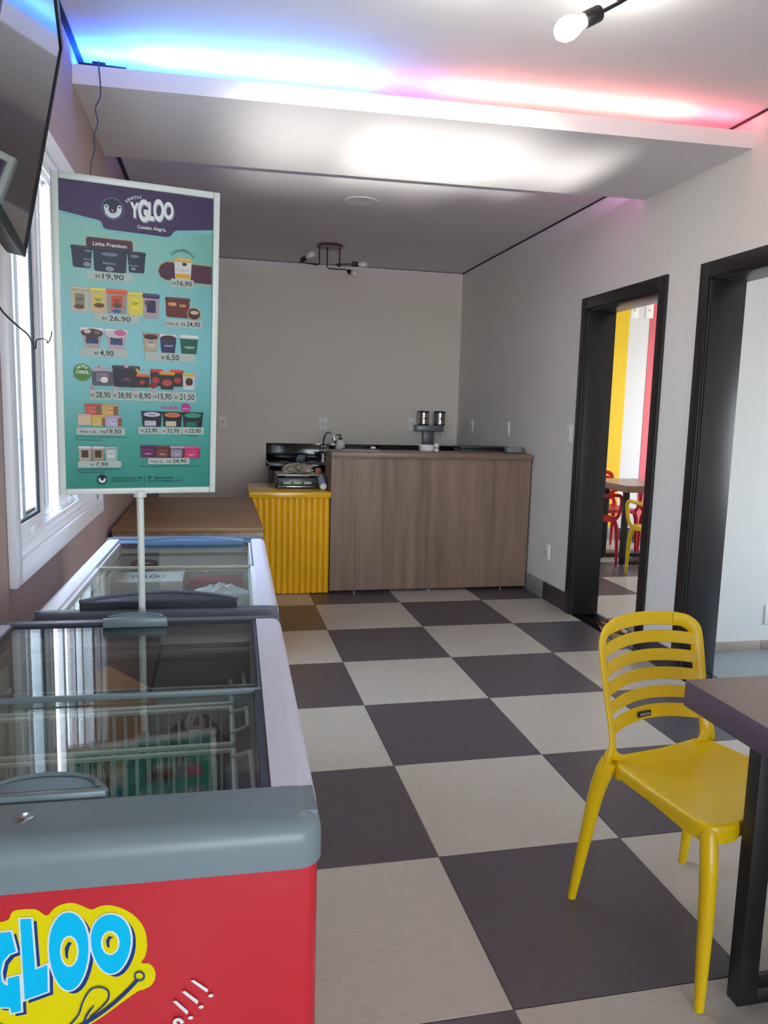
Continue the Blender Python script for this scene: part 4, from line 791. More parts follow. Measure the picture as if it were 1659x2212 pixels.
for e in POSTER:
    k = e[0]
    if k == 'P': q = e[1]; pts = [(min(max(q[i], 0), 322), min(max(q[i+1], 0), 660)) for i in range(0, len(q), 2)]; pi_.poly(pts, e[2])
    elif k == 'R': pi_.rrect(*e[1], e[2], e[3]*1.2)
    elif k == 'E': pi_.ell(*e[1], e[2])
    elif k == 'C':
        (cx, cy, w, h), body, lid, lab, tp = e[1:]; lh = h*.16; y0, y1 = cy-h/2, cy+h/2
        pi_.poly([(cx-w*.48, y0+lh*.6), (cx+w*.48, y0+lh*.6), (cx+w*.5*tp, y1-h*.05), (cx+w*.42*tp, y1), (cx-w*.42*tp, y1), (cx-w*.5*tp, y1-h*.05)], body)
        pi_.rrect(cx, y0+lh*.6, w, lh*1.2, lid, lh*.5); pi_.rrect(cx, y0+lh*.35, w*.86, lh*.3, tuple(min(1, c*1.5+.03) for c in lin(lid)), 1)
        if lab: pi_.rrect(cx, y0+h*.52, w*.52, h*.5, lab, 2); pi_.rrect(cx, y0+h*.45, w*.4, h*.03, '3a3434'); pi_.rrect(cx, y0+h*.52, w*.3, h*.025, '3a3434')
    elif k == 'T' and e[2].startswith('mmm'): (cx, cy, w, h), s, c = e[1:]; pi_.rrect(cx, cy, w*.9, h*.28, c, .3); pi_.rrect(cx, cy+h*.42, w*.6, h*.2, c, .3)   # print too small to read
    elif k == 'T': (cx, cy, w, h), s, c = e[1:]; flip_text(cx, cy, w, h*.78, s, c, .015 if len(s) < 30 else .004)
    elif k == 'B': cx, cy, w, h = e[1]; F, tw, y0, y1 = text_polys(e[2], .045); pi_.n += 1; [pi_.face([(cx+(x/tw-.5)*w, cy-((y-y0)/(y1-y0)-.5)*h) for x, y in f], lin(e[3]), pi_.n*pi_.step) for f in F]
    elif k == 'A': flip_text(e[1][0], e[1][1], 1, e[4]*.9, e[3], e[5], .02, e[2], False)
obj('poster_print', pi_, M_print, po, 0)

# ================================================================ WALL SCREEN
FB = Vector((-1.73, -5.5, 2.706))*T; UV_ = Vector((.142, 0, .699))*T; AL = Vector((.094, -.8, -.122))*1.475*T
uu = UV_.normalized(); aa = (AL-uu*AL.dot(uu)).normalized(); nn = uu.cross(aa)
if nn.x < 0: nn = -nn
Wt, Ht = AL.length, UV_.length
ctr = FB+aa*Wt/2+uu*Ht/2
TF = Matrix(((aa.x, uu.x, nn.x, FB.x), (aa.y, uu.y, nn.y, FB.y), (aa.z, uu.z, nn.z, FB.z), (0, 0, 0, 1)))
tv = wthing('television', 'dark flat television tilted down from the left wall beside the window', 'television', (XL*T+.001, ctr.y, ctr.z))
obj('casing', MB().box(0, Wt, 0, Ht, -.035, -.002, .004, 2, TF), M_bezel, tv)
z_ = MB()
for a in ((0, Wt, 0, .016), (0, Wt, Ht-.016, Ht), (0, .016, .016, Ht-.016), (Wt-.016, Wt, .016, Ht-.016)): z_.box(a[0], a[1], a[2], a[3], -.004, .004, .0015, 1, TF)
obj('bezel', z_, M_bezel, tv); obj('screen', MB().box(.015, Wt-.015, .015, Ht-.015, -.003, .001, 0, 1, TF), M_screen, tv, 0)
obj('back_cover', MB().box(Wt*.2, Wt*.8, Ht*.3, Ht*.8, -.05, -.034, .01, 2, TF), M_dark, tv)
bp_ = TF @ Vector((Wt*.5, Ht*.45, -.05)); obj('mount_arm', MB().tube([(XL*T+.02, ctr.y+.02, bp_.z+.03), bp_+Vector((.01, 0, 0))], .016, 8), M_dark, tv)
obj('mount_plate', MB().box(XL*T+.001, XL*T+.02, ctr.y-.08, ctr.y+.12, bp_.z-.08, bp_.z+.12, .003), M_dark, tv)
setp(obj('power_cable', MB().tube([(p[0]*T, p[1]*T, p[2]*T) for p in ((-1.585, -6.64, 2.56), (-1.52, -6.72, 2.45), (-1.50, -6.74, 2.397), (-1.525, -6.5, 2.385), (-1.56, -6.24, 2.385), (-1.60, -5.98, 2.368), (-1.612, -5.90, 2.40), (-1.63, -5.68, 2.418), (-1.642, -5.60, 2.412), (-1.638, -5.572, 2.43), (-1.634, -5.565, 2.455))], .0013, 6, 5), M_cable, None, 35, origin=(-1.56*T, -6.24*T, 2.385*T)), 'thin dark cable sagging from the television to the price sign', 'cable')

# ================================================================ LED STRIPS AND THEIR SUPPLY ON TOP OF THE PANEL
zt = 4.327
def strip(label, m, x0, x1, y, w=.02):
    t = wthing('led_strip', label, 'light strip', (x0*T, y*T, zt*T)); yy = lambda x: y-.2*(x-XL)/(XR-XL)
    P = [((x0)*T, (yy(x0)-w/2)*T), (x1*T, (yy(x1)-w/2)*T), (x1*T, (yy(x1)+w/2)*T), (x0*T, (yy(x0)+w/2)*T)]
    obj('backing', MB().prism([(a, b_) for a, b_ in P], zt*T, zt*T+.002), M_white, t, 0)
    P = [(x0*T+.004, (yy(x0)-w/4)*T), (x1*T-.004, (yy(x1)-w/4)*T), (x1*T-.004, (yy(x1)+w/4)*T), (x0*T+.004, (yy(x0)+w/4)*T)]
    obj('emitter', MB().prism(P, zt*T+.002, zt*T+.004), m, t, 0)
strip('blue light strip lying on the front left of the ceiling panel', M_led_blue, -1.55, -.10, -2.93)
strip('short deep blue light strip on the panel nearest the left wall', M_led_deep, -1.95, -1.60, -2.90)
strip('short magenta light strip between the blue and the red ones', M_led_mag, .02, .36, -2.93)
strip('short deep red light strip on the panel nearest the right wall', M_led_deepred, 2.36, 2.72, -2.93)
strip('red light strip lying on the front right of the ceiling panel', M_led_red, .40, 2.32, -2.93)
strip('pink light strip lying on the rear right of the ceiling panel', M_led_pink, 2.15, 2.72, -1.60)
strip('violet light strip lying on the rear left of the ceiling panel', M_led_violet, -1.9, .5, -1.66)
t = wthing('light_controller', 'slim dark power supply on the front left edge of the ceiling panel', 'power supply', (-1.79*T, -2.97*T, zt*T))
obj('casing', MB().box(-1.93*T, -1.645*T, -2.982*T, -2.955*T, zt*T, zt*T+.011, .002), M_dark, t); obj('plug', MB().box(-1.85*T, -1.77*T, -2.98*T, -2.957*T, zt*T+.011, zt*T+.02, .002), M_dark, t)
setp(obj('hanging_wire', MB().tube([(p[0]*T, p[1]*T, p[2]*T) for p in ((-1.81, -2.95, 4.35), (-1.808, -3.0, 4.352), (-1.80, -3.05, 4.30), (-1.794, -3.05, 4.136), (-1.824, -3.06, 4.051), (-1.812, -3.06, 3.961), (-1.839, -3.06, 3.884), (-1.835, -3.06, 3.80), (-1.863, -3.06, 3.667), (-1.88, -3.06, 3.2), (-1.87, -3.06, 2.6), (-1.87, -3.06, 2.2))], .0028, 6, 5), M_cable, None, 35, origin=(-1.808*T, -3.0*T, 4.35*T)), 'thin wavy cable hanging from the ceiling panel behind the price sign', 'cable')

# ================================================================ CEILING LAMPS
def lamp(label, c, arms, lit, plate_m):
    t = wthing('ceiling_lamp', label, 'lamp', c)
    obj('canopy', MB().lathe([(.0005, 0), (.11, 0), (.112, -.004), (.112, -.018), (.0005, -.02)], c, 32), plate_m, t)
    for pts, d in arms:
        P = [Vector((c[0]+a, c[1]+b_, c[2]+z)) for a, b_, z in pts]
        obj('arm', MB().tube(P, .0052, 8), M_lamp_dark, t)
        e = P[-1]; D = Vector(d).normalized(); R = D.to_track_quat('Z', 'Y').to_matrix().to_4x4(); R.translation = e
        obj('socket', MB().lathe([(.009, -.004), (.019, .0), (.0205, .006), (.0205, .045), (.018, .05), (.0005, .05)], (0, 0, 0), 20, 'z', R), M_lamp_dark, t)
        bl = obj('bulb', MB().lathe([(.013, .045), (.015, .055), (.024, .075), (.030, .095), (.028, .115), (.018, .131), (.0005, .136)], (0, 0, 0), 20, 'z', R), M_lit if lit else M_bulb, t, 80)
LC = (.434*T, 2.313*T, ZC*T)
lamp('black three-arm ceiling lamp with unlit bulbs over the kitchen counter', LC, [
    ([(-.09, 0, -.018), (-.09, 0, -.16), (-.105, 0, -.168), (-.245, -.01, -.155), (-.25, .06, -.135), (-.235, .07, -.125)], (.9, -.5, .5)),
    ([(-.025, -.02, -.018), (-.025, -.02, -.185), (-.01, -.02, -.195), (.13, -.02, -.195), (.14, -.03, -.20), (.155, -.06, -.215)], (.35, -1, -.35)),
    ([(.085, 0, -.018), (.085, 0, -.175), (.08, -.04, -.178), (.045, -.03, -.16), (.06, -.02, -.155), (.19, -.02, -.145)], (1, -.02, .02))], False, M_lamp_plate)
LC2 = (.62*T, -4.85*T, ZC*T); bb = Vector((.361*T, -5.2*T, 3.829*T))
def rel(p): return (p[0]*T-LC2[0], p[1]*T-LC2[1], p[2]*T-LC2[2])
lamp('lit bare-bulb ceiling lamp with slim arms at the top of the view', LC2, [
    ([(.08, -.06, -.018), (.08, -.06, -.10), rel((.66, -5.2, 4.0)), rel((.505, -5.2, 3.909))], (-.144+.0, 0, -.08)),
    ([(-.09, .05, -.018), (-.09, .05, -.07), (-.12, .10, -.075), (-.22, .16, -.072)], (-1, .2, .05)),
    ([(.06, .08, -.018), (.06, .08, -.07), (.15, .14, -.07)], (1, .4, .0))], True, M_lamp_dark)
c = (.434*T, 0, ZC*T); t = wthing('ceiling_speaker', 'round flush white disc set in the ceiling behind the panel', 'speaker', c)
obj('trim_ring', MB().lathe([(.098, 0), (.113, 0), (.113, -.003), (.108, -.005), (.098, -.003)], c, 40), M_ceil, t)
obj('grille', MB().lathe([(.0005, .001), (.099, .001), (.099, -.0015), (.0005, -.0015)], c, 40), mat('speaker_grille', 'b4afb6', .8, var=.04, scale=200), t)

# ================================================================ COUNTERS
# low wooden counter by the left wall
t = wthing('low_counter', 'low brown wooden counter beyond the freezers against the left wall', 'counter', (-1.33*T, -.85*T, 0))
tbx('counter_top', wood('walnut_top', '6f5236', '8f6c4a', 'x', .4), -1.93, -.70, -1.95, .27, 1.165, 1.2, t, .001)
tbx('front_panel', wood('walnut_front', '6f5847', '8d7561', 'z', .45), -1.925, -.705, -1.94, -1.90, .01, 1.164, t)
tbx('side_panel', wood('walnut_side', '6f5847', '8d7561', 'z', .45), -.74, -.705, -1.899, .26, .01, 1.164, t)
tbx('side_panel', MATS.get('x') or wood('walnut_side2', '6f5847', '8d7561', 'z', .45), -1.925, -1.89, -1.899, .26, .01, 1.164, t)
# yellow ribbed unit
t = wthing('yellow_counter', 'bright yellow counter with a ribbed front left of the wooden counter', 'counter', (-.23*T, 1.05*T, 0))
tbx('counter_top', M_ytop, -.72, .235, .49, 1.60, 1.17, 1.235, t, .002)
tbx('carcass', M_yel, -.695, .23, .555, 1.59, .008, 1.168, t)
nr = 13; rw = (.23+.70)/nr
rib_me = None
for k in range(nr):
    x = (-.70+rw*(k+.5))*T; hw_ = rw*T/2*.93
    if rib_me is None:
        P = [(-hw_, 0)]+[(-hw_*math.cos(j/8*PI), -.016*math.sin(j/8*PI)**.8) for j in range(9)][1:8]+[(hw_, 0)]
        mb = MB().prism([(a, b_) for a, b_ in P], .006, 1.166*T); r0 = obj('rib', mb, M_yel, None, 50); rib_me = r0.data; r0.parent = t; r0.location = Vector((x, .553*T, 0))-ORG[t.name]
    else:
        r = bpy.data.objects.new('rib', rib_me); COL.objects.link(r); r.parent = t; r.location = Vector((x, .553*T, 0))-ORG[t.name]
# tall wooden counter
t = wthing('service_counter', 'tall wood-grain service counter with thick top, right of the yellow unit', 'counter', (1.5*T, .8*T, 0))
tbx('counter_top', M_woodh, .236, 2.765, .47, 1.05, 1.655, 1.72, t, .001)
tbx('front_panel', M_wood, .262, 2.735, .51, .545, .035, 1.654, t)
tbx('side_panel', M_wood, .238, .262, .50, 1.03, .035, 1.654, t); tbx('side_panel', M_wood, 2.735, 2.758, .50, 1.03, .035, 1.654, t)
tbx('inner_shelf', M_woodh, .262, 2.735, .545, 1.0, .9, .93, t); tbx('end_block', M_woodh, 2.66, 2.76, .8, .9, 1.72, 1.79, t)
for x in (.55, 2.45, 1.5): obj('levelling_foot', MB().lathe([(.016, 0), (.016, .006), (.006, .009), (.006, .023)], (x*T, .56*T, 0), 12), M_chrome, t)
# granite worktop at the back wall
t = wthing('granite_worktop', 'black granite worktop with tall splashback along the back wall', 'worktop', (1.2*T, 3.3*T, 1.35*T))
tbx('slab', M_granite, -.335, 2.79, 2.86, 3.66, 1.36, 1.41, t, .002); tbx('side_slab', M_granite, 2.0, 2.79, 1.10, 2.829, 1.33, 1.41, t, .002); tbx('front_edge', M_granite, -.335, 2.79, 2.83, 2.86, 1.31, 1.412, t, .002)
tbx('splashback', M_granite, -.335, 2.79, 3.655, 3.689, 1.31, 1.665, t, .001); tbx('side_splashback', M_granite, 2.76, 2.793, 1.10, 3.655, 1.412, 1.665, t, .001)
tbx('end_strip', M_white, -.352, -.336, 3.66, 3.689, 1.29, 1.665, t)
t = wthing('base_cabinet', 'dark wooden base cabinet under the black granite worktop', 'cabinet', (1.2*T, 3.3*T, 0))
tbx('carcass', M_woodd, -.29, 2.75, 2.93, 3.65, .16, 1.309, t); tbx('plinth', M_dark, -.25, 2.72, 3.0, 3.6, 0, .16, t)
for k in range(5):
    x0 = -.285+k*.606; d = tbx('door', M_woodd, x0+.006, x0+.60, 2.90, 2.93, .18, 1.29, t, .001)
    bx('handle', M_chrome, (x0+.5)*T, (x0+.52)*T, 2.88*T, 2.90*T, 1.0*T, 1.2*T, d, .002)

# ================================================================ THINGS ON THE COUNTERS
t = wthing('storage_case', 'long black case on the side worktop behind the right end of the wooden counter', 'case', (2.4*T, 1.29*T, 1.411*T))
tbx('case_body', mat('dark_maroon_plastic', '1a1315', .4), 2.04, 2.74, 1.14, 1.44, 1.412, 1.745, t, .004); tbx('case_lid', M_dark, 2.03, 2.75, 1.13, 1.45, 1.746, 1.778, t, .004)
# weighing scale
c = (-.12*T, 1.1*T, 1.235*T); t = wthing('weighing_scale', 'black shop scale with three green displays on the yellow counter', 'scale', c)
x0, x1, y0, y1, z = -.365*T, .125*T, .90*T, 1.38*T, 1.235*T
for xx in (x0+.02, x1-.02):
    for yy in (y0+.02, y1-.02): obj('rubber_foot', MB().lathe([(.011, 0), (.012, .008)], (xx, yy, z), 10), M_dark, t)
obj('housing', MB().box(x0, x1, y0, y1, z+.008, z+.085, .008, 3), mat('scale_black', '26292a', .35), t)
obj('display_panel', MB().box(x0+.012, x1-.012, y0-.003, y0+.004, z+.026, z+.076, .001), mat('scale_panel', '2f3531', .3), t)
for k in range(3):
    xa = x0+.045+k*.078; d = obj('display', MB().box(xa, xa+.056, y0-.0045, y0-.0025, z+.036, z+.054), mat('lcd_green', '93a675', .3), t)
obj('chrome_strip', MB().box(x0+.004, x1-.004, y0-.002, y0+.004, z+.012, z+.018, .001), M_chrome, t)
obj('platter', MB().box(x0-.002, x1+.002, y0+.004, y1, z+.098, z+.108, .004, 2), mat('brushed_steel', 'b9bab6', .3, metal=.8), t)
obj('platter_support', MB().box(x0+.06, x1-.06, y0+.05, y1-.05, z+.084, z+.099), M_dark, t)
obj('guard_wire', MB().tube([(x0-.012, y0+.02, z+.11), (x0-.022, y0+.0, z+.05), (x0-.016, y0-.012, z+.012), (x0+.02, y0-.02, z+.008), (x1-.02, y0-.02, z+.008), (x1+.012, y0-.01, z+.02)], .0025, 6, 5), M_dark, t)
bag('plastic_bag', 'crumpled clear beige plastic bag on the scale platter', (-.10*T, 1.12*T, z+.1085), (.105, .08, .045), mat('clear_beige_film', 'a09583', .2, var=.25, scale=20), 31, None, amp=.45, res=4)
c = (.195*T, .86*T, 1.235*T); t = wthing('paper_roll', 'white and blue wrapped roll lying beside the scale', 'roll', c)
RM = Matrix.Translation((.178*T, .74*T, 1.235*T+.026)) @ Matrix.Rotation(.30, 4, 'X') @ Matrix.Rotation(-PI/2, 4, 'X') @ Matrix.Scale(1.05, 4)
obj('wrapper', MB().lathe([(.020, .0), (.028, .006), (.030, .03), (.026, .06), (.033, .09), (.030, .12), (.036, .15), (.028, .17), (.0005, .172)], (0, 0, 0), 18, 'z', RM), mat('blue_white_film', '8fa3bd', .3, var=.6, scale=26), t)
obj('roll_end', MB().lathe([(.0005, -.004), (.018, -.004), (.0215, .0), (.022, .01)], (0, 0, 0), 18, 'z', RM), M_white, t)
c = (.16*T, 1.35*T, 1.235*T); t = setp(obj('snack_packet', MB().box(.15*T, .225*T, 1.30*T, 1.36*T, 1.236*T, 1.46*T, .006, 2), mat('orange_packet', 'b5673a', .4), None, origin=c), 'small orange packet standing behind the wrapped roll', 'packet')
# faucet and soap
c = (.52*T, 3.2*T, 1.41*T); t = wthing('faucet', 'tall curved chrome faucet at the back worktop', 'faucet', c)
def q(*p): return [(a*T, b_*T, z*T) for a, b_, z in p]
obj('base', MB().lathe([(.024, 0), (.024, .01), (.017, .02), (.017, .07), (.012, .08)], (.50*T, 3.2*T, 1.41*T), 18), M_chrome, t)
obj('spout', MB().tube(q((.50, 3.2, 1.52), (.505, 3.2, 1.72), (.52, 3.19, 1.80), (.56, 3.17, 1.86), (.61, 3.15, 1.86), (.655, 3.13, 1.80), (.675, 3.12, 1.74)), .009, 10, 5), M_chrome, t)
obj('nozzle', MB().tube(q((.675, 3.12, 1.745), (.695, 3.11, 1.70), (.71, 3.10, 1.665)), [.012, .014, .015], 12), mat('dark_chrome', '6d6f72', .2, metal=.9), t)
obj('lever', MB().tube(q((.52, 3.2, 1.47), (.565, 3.19, 1.50), (.60, 3.19, 1.535)), .005, 8), M_chrome, t)
c = (.735*T, 3.0*T, 1.41*T); t = wthing('soap_bottle', 'white soap bottle with dark pump next to the faucet', 'bottle', c)
obj('bottle_body', MB().lathe([(.030, 0), (.036, .01), (.042, .07), (.046, .13), (.044, .17), (.034, .205), (.016, .22)], c, 20), M_white, t)
obj('pump', MB().lathe([(.017, .218), (.018, .236), (.006, .24), (.006, .262)], c, 14).box(c[0]-.042, c[0]+.008, c[1]-.008, c[1]+.008, c[2]+.258, c[2]+.268, .003, 2, None), M_dark, t)
# sticker on splashback
sk_ = wthing('blue_label', 'small blue printed label on the black splashback', 'label', (.20*T, 3.65*T, 1.42*T))
obj('label_film', MB().prism([(.12*T, 1.40*T), (.27*T, 1.41*T), (.29*T, 1.485*T), (.17*T, 1.485*T)], 3.6515*T, 3.6545*T, Matrix(((1, 0, 0, 0), (0, 0, 1, 0), (0, 1, 0, 0), (0, 0, 0, 1)))), mat('blue_label_film', '4d6388', .3), sk_)
ki = Ink(lambda x, y, l: (x, 3.6513*T-l, y))
for k in range(3): ki.rrect(.205*T, (1.425+k*.022)*T, .05, .004, 'b4c0d2')
obj('label_lines', ki, M_print, sk_, 0)
# topping dispensers
c = (2.27*T, 3.55*T, 1.75*T); t = wthing('topping_dispenser', 'twin chrome canisters with black lids on a grey wall bracket', 'dispenser', c)
for xx, nm in ((2.165, 'left'), (2.437, 'right')):
    cc = (xx*T, 3.5*T, 2.01*T); cn = obj('canister', MB().lathe([(.045, 0), (.053, .006), (.053, .12), (.0005, .12)], cc, 28), mat('polished_steel', 'a8a8a8', .22, metal=.95), t)
    obj('lid', MB().lathe([(.056, .118), (.058, .122), (.056, .132), (.02, .137), (.0005, .137)], cc, 28), M_dark, cn); obj('base_ring', MB().lathe([(.055, -.003), (.055, .006), (.05, .008)], cc, 28), M_dark, cn)
    lb = MB(); F = Matrix.Translation(cc)
    for k in range(7):
        a0 = -PI/2-.35+k*.16; lb.bm.faces.new([lb.bm.verts.new((cc[0]+.0535*math.cos(a), cc[1]+.0535*math.sin(a), cc[2]+z)) for a, z in ((a0, .055), (a0+.16, .055), (a0+.16, .068), (a0, .068))])
    obj('red_band', lb, mat('red_band', 'b4383c', .4), cn, 0)
    obj('outlet', MB().tube([(cc[0]+.012, cc[1], 1.99*T), (cc[0]+.012, cc[1], 1.80*T)], .004, 8), mat('clear_grey_plastic', '9fa6a6', .2), t); 
    for k in range(3): obj('outlet_ring', MB().lathe([(.007, 0), (.007, .003)], (cc[0]+.012, cc[1], (1.80+k*.03)*T), 10), mat('clear_grey_plastic', '9fa6a6', .2), t)
obj('bracket', MB().box(2.05*T, 2.50*T, 3.46*T, 3.689*T, 1.90*T, 2.0*T, .006, 2), mat('bracket_grey', '7c8083', .35, metal=.3), t)
obj('bracket_stem', MB().box(2.19*T, 2.37*T, 3.56*T, 3.689*T, 1.68*T, 1.90*T, .004), mat('bracket_grey', '7c8083', .35), t)
# tubs, bottle, card reader, folder on the service counter
zc = 1.7205*T
c = (1.50*T, .86*T, zc); t = wthing('cup_stack', 'low stack of white tubs near the middle of the wooden counter', 'tubs', c)
for k in range(3): obj('tub', MB().lathe([(.052, k*.013), (.060, k*.013+.011), (.062, k*.013+.012), (.062, k*.013+.015), (.0005, k*.013+.014)], c, 28), M_white, t)
obj('top_lid', MB().lathe([(.066, .042), (.066, .048), (.06, .050), (.03, .053), (.0005, .053)], c, 28), M_white, t); obj('lid_tab', MB().box(c[0]-.072, c[0]-.05, c[1]-.01, c[1]+.01, .045+zc, .05+zc, .001), M_white, t)
c = (1.625*T, .86*T, zc); t = wthing('small_jar', 'small white jar standing right of the tub stack', 'jar', c)
obj('jar_body', MB().lathe([(.019, 0), (.020, .003), (.020, .052), (.017, .055)], c, 18), M_white, t); obj('jar_lid', MB().lathe([(.0205, .052), (.0205, .064), (.0005, .065)], c, 18), mat('cream_plastic', 'd8d2c0', .4), t)
obj('band', MB().lathe([(.0203, .02), (.0203, .04)], c, 18), mat('band_grey', '9aa4a4', .4), t)
c = (2.60*T, .72*T, zc); t = wthing('card_box', 'grey rectangular box at the right end of the wooden counter', 'box', c)
obj('box_body', MB().box(c[0]-.062, c[0]+.062, c[1]-.035, c[1]+.035, zc+.004, zc+.047, .004, 2), mat('grey_box', '7d8284', .5), t); obj('box_foot', MB().box(c[0]-.060, c[0]+.062, c[1]-.035, c[1]+.035, zc, zc+.0045), M_dark, t)
c = (.62*T, .76*T, zc); t = wthing('closed_laptop', 'thin closed grey laptop on the left end of the wooden counter', 'laptop', c)
RM = Matrix.Translation((c[0]+.01, c[1], zc)) @ Matrix.Rotation(-.18, 4, 'Z')
obj('base', MB().box(-.145, .145, -.09, .10, .0005, .009, .003, 2, RM), M_dark, t); obj('lid', MB().box(-.145, .145, -.09, .10, .0095, .016, .003, 2, RM), mat('laptop_grey', '55534f', .75, spec=.1), t)
obj('lid_rim', MB().box(-.147, .147, -.093, -.089, .001, .013, .001, 1, RM), mat('laptop_silver', '9a9894', .6, spec=.2), t)
c = (.80*T, .82*T, zc+.0165); setp(obj('tape_roll', MB().lathe([(.013, 0), (.020, 0), (.020, .014), (.013, .014), (.013, 0)], c, 18), M_white, None, origin=c), 'tiny white tape roll lying on the closed laptop', 'tape')

# ================================================================ SWITCHES AND SOCKETS
def switch(label, cat, pos, axis, w=.13, h=.19, keys=1, gy=.0):
    x, y, z = pos; t = wthing('wall_switch' if cat == 'switch' else 'wall_socket', label, cat, (x*T, y*T, z*T)); d = .012
    def b3(nm, m, u0, u1, v0, v1, d0, d1, bev=.001, par=t):
        if axis == 'y': return bx(nm, m, (x+u0)*T, (x+u1)*T, y*T-d1, y*T-d0, (z+v0)*T, (z+v1)*T, par, bev)
        return bx(nm, m, x*T-d1, x*T-d0, (y+u0)*T, (y+u1)*T, (z+v0)*T, (z+v1)*T, par, bev)
    b3('plate', M_white, -w/2, w/2, -h/2, h/2, 0, .008, .003)
    for k in range(keys):
        o = (k-(keys-1)/2)*.05; b3('rocker' if cat == 'switch' else 'outlet_module', mat('module_ivory', 'd9d3c4', .4), -.025, .025, o-.02, o+.02, .007, .011)
    if cat != 'switch':
        for u in (-.012, 0, .012): b3('pin_hole', M_dark, u-.003, u+.003, -.003, .003, .0105, .0113, 0)
switch('white socket on the back wall just right of the price sign', 'socket', (-1.0, YB, 1.98), 'y')
switch('white socket on the back wall above the faucet', 'socket', (.56, YB, 1.98), 'y')
switch('white switch on the back wall left of the chrome canisters', 'switch', (2.03, YB, 2.0), 'y', .12, .21, 2)
switch('faint white switch on the right wall nearest the corner', 'switch', (XR, 2.93, 2.01), 'x')
switch('white switch on the right wall above the end of the wooden counter', 'switch', (XR, 1.42, 2.01), 'x', keys=2)
switch('white switch on the right wall beside the first black doorway', 'switch', (XR, -.45, 2.015), 'x', keys=2)
switch('white socket low on the right wall above the skirting', 'socket', (XR, -.053, .58), 'x')
switch('white socket high on the striped wall beside the yellow stripe', 'socket', (6.06, 4.0, 4.07), 'y', .15, .26)
switch('white socket high on the striped wall beside the red stripe', 'socket', (6.345, 4.0, 4.08), 'y', .15, .26)
switch('white socket low on the cream wall beyond the second doorway', 'socket', (4.19, -2.16, .34), 'y')
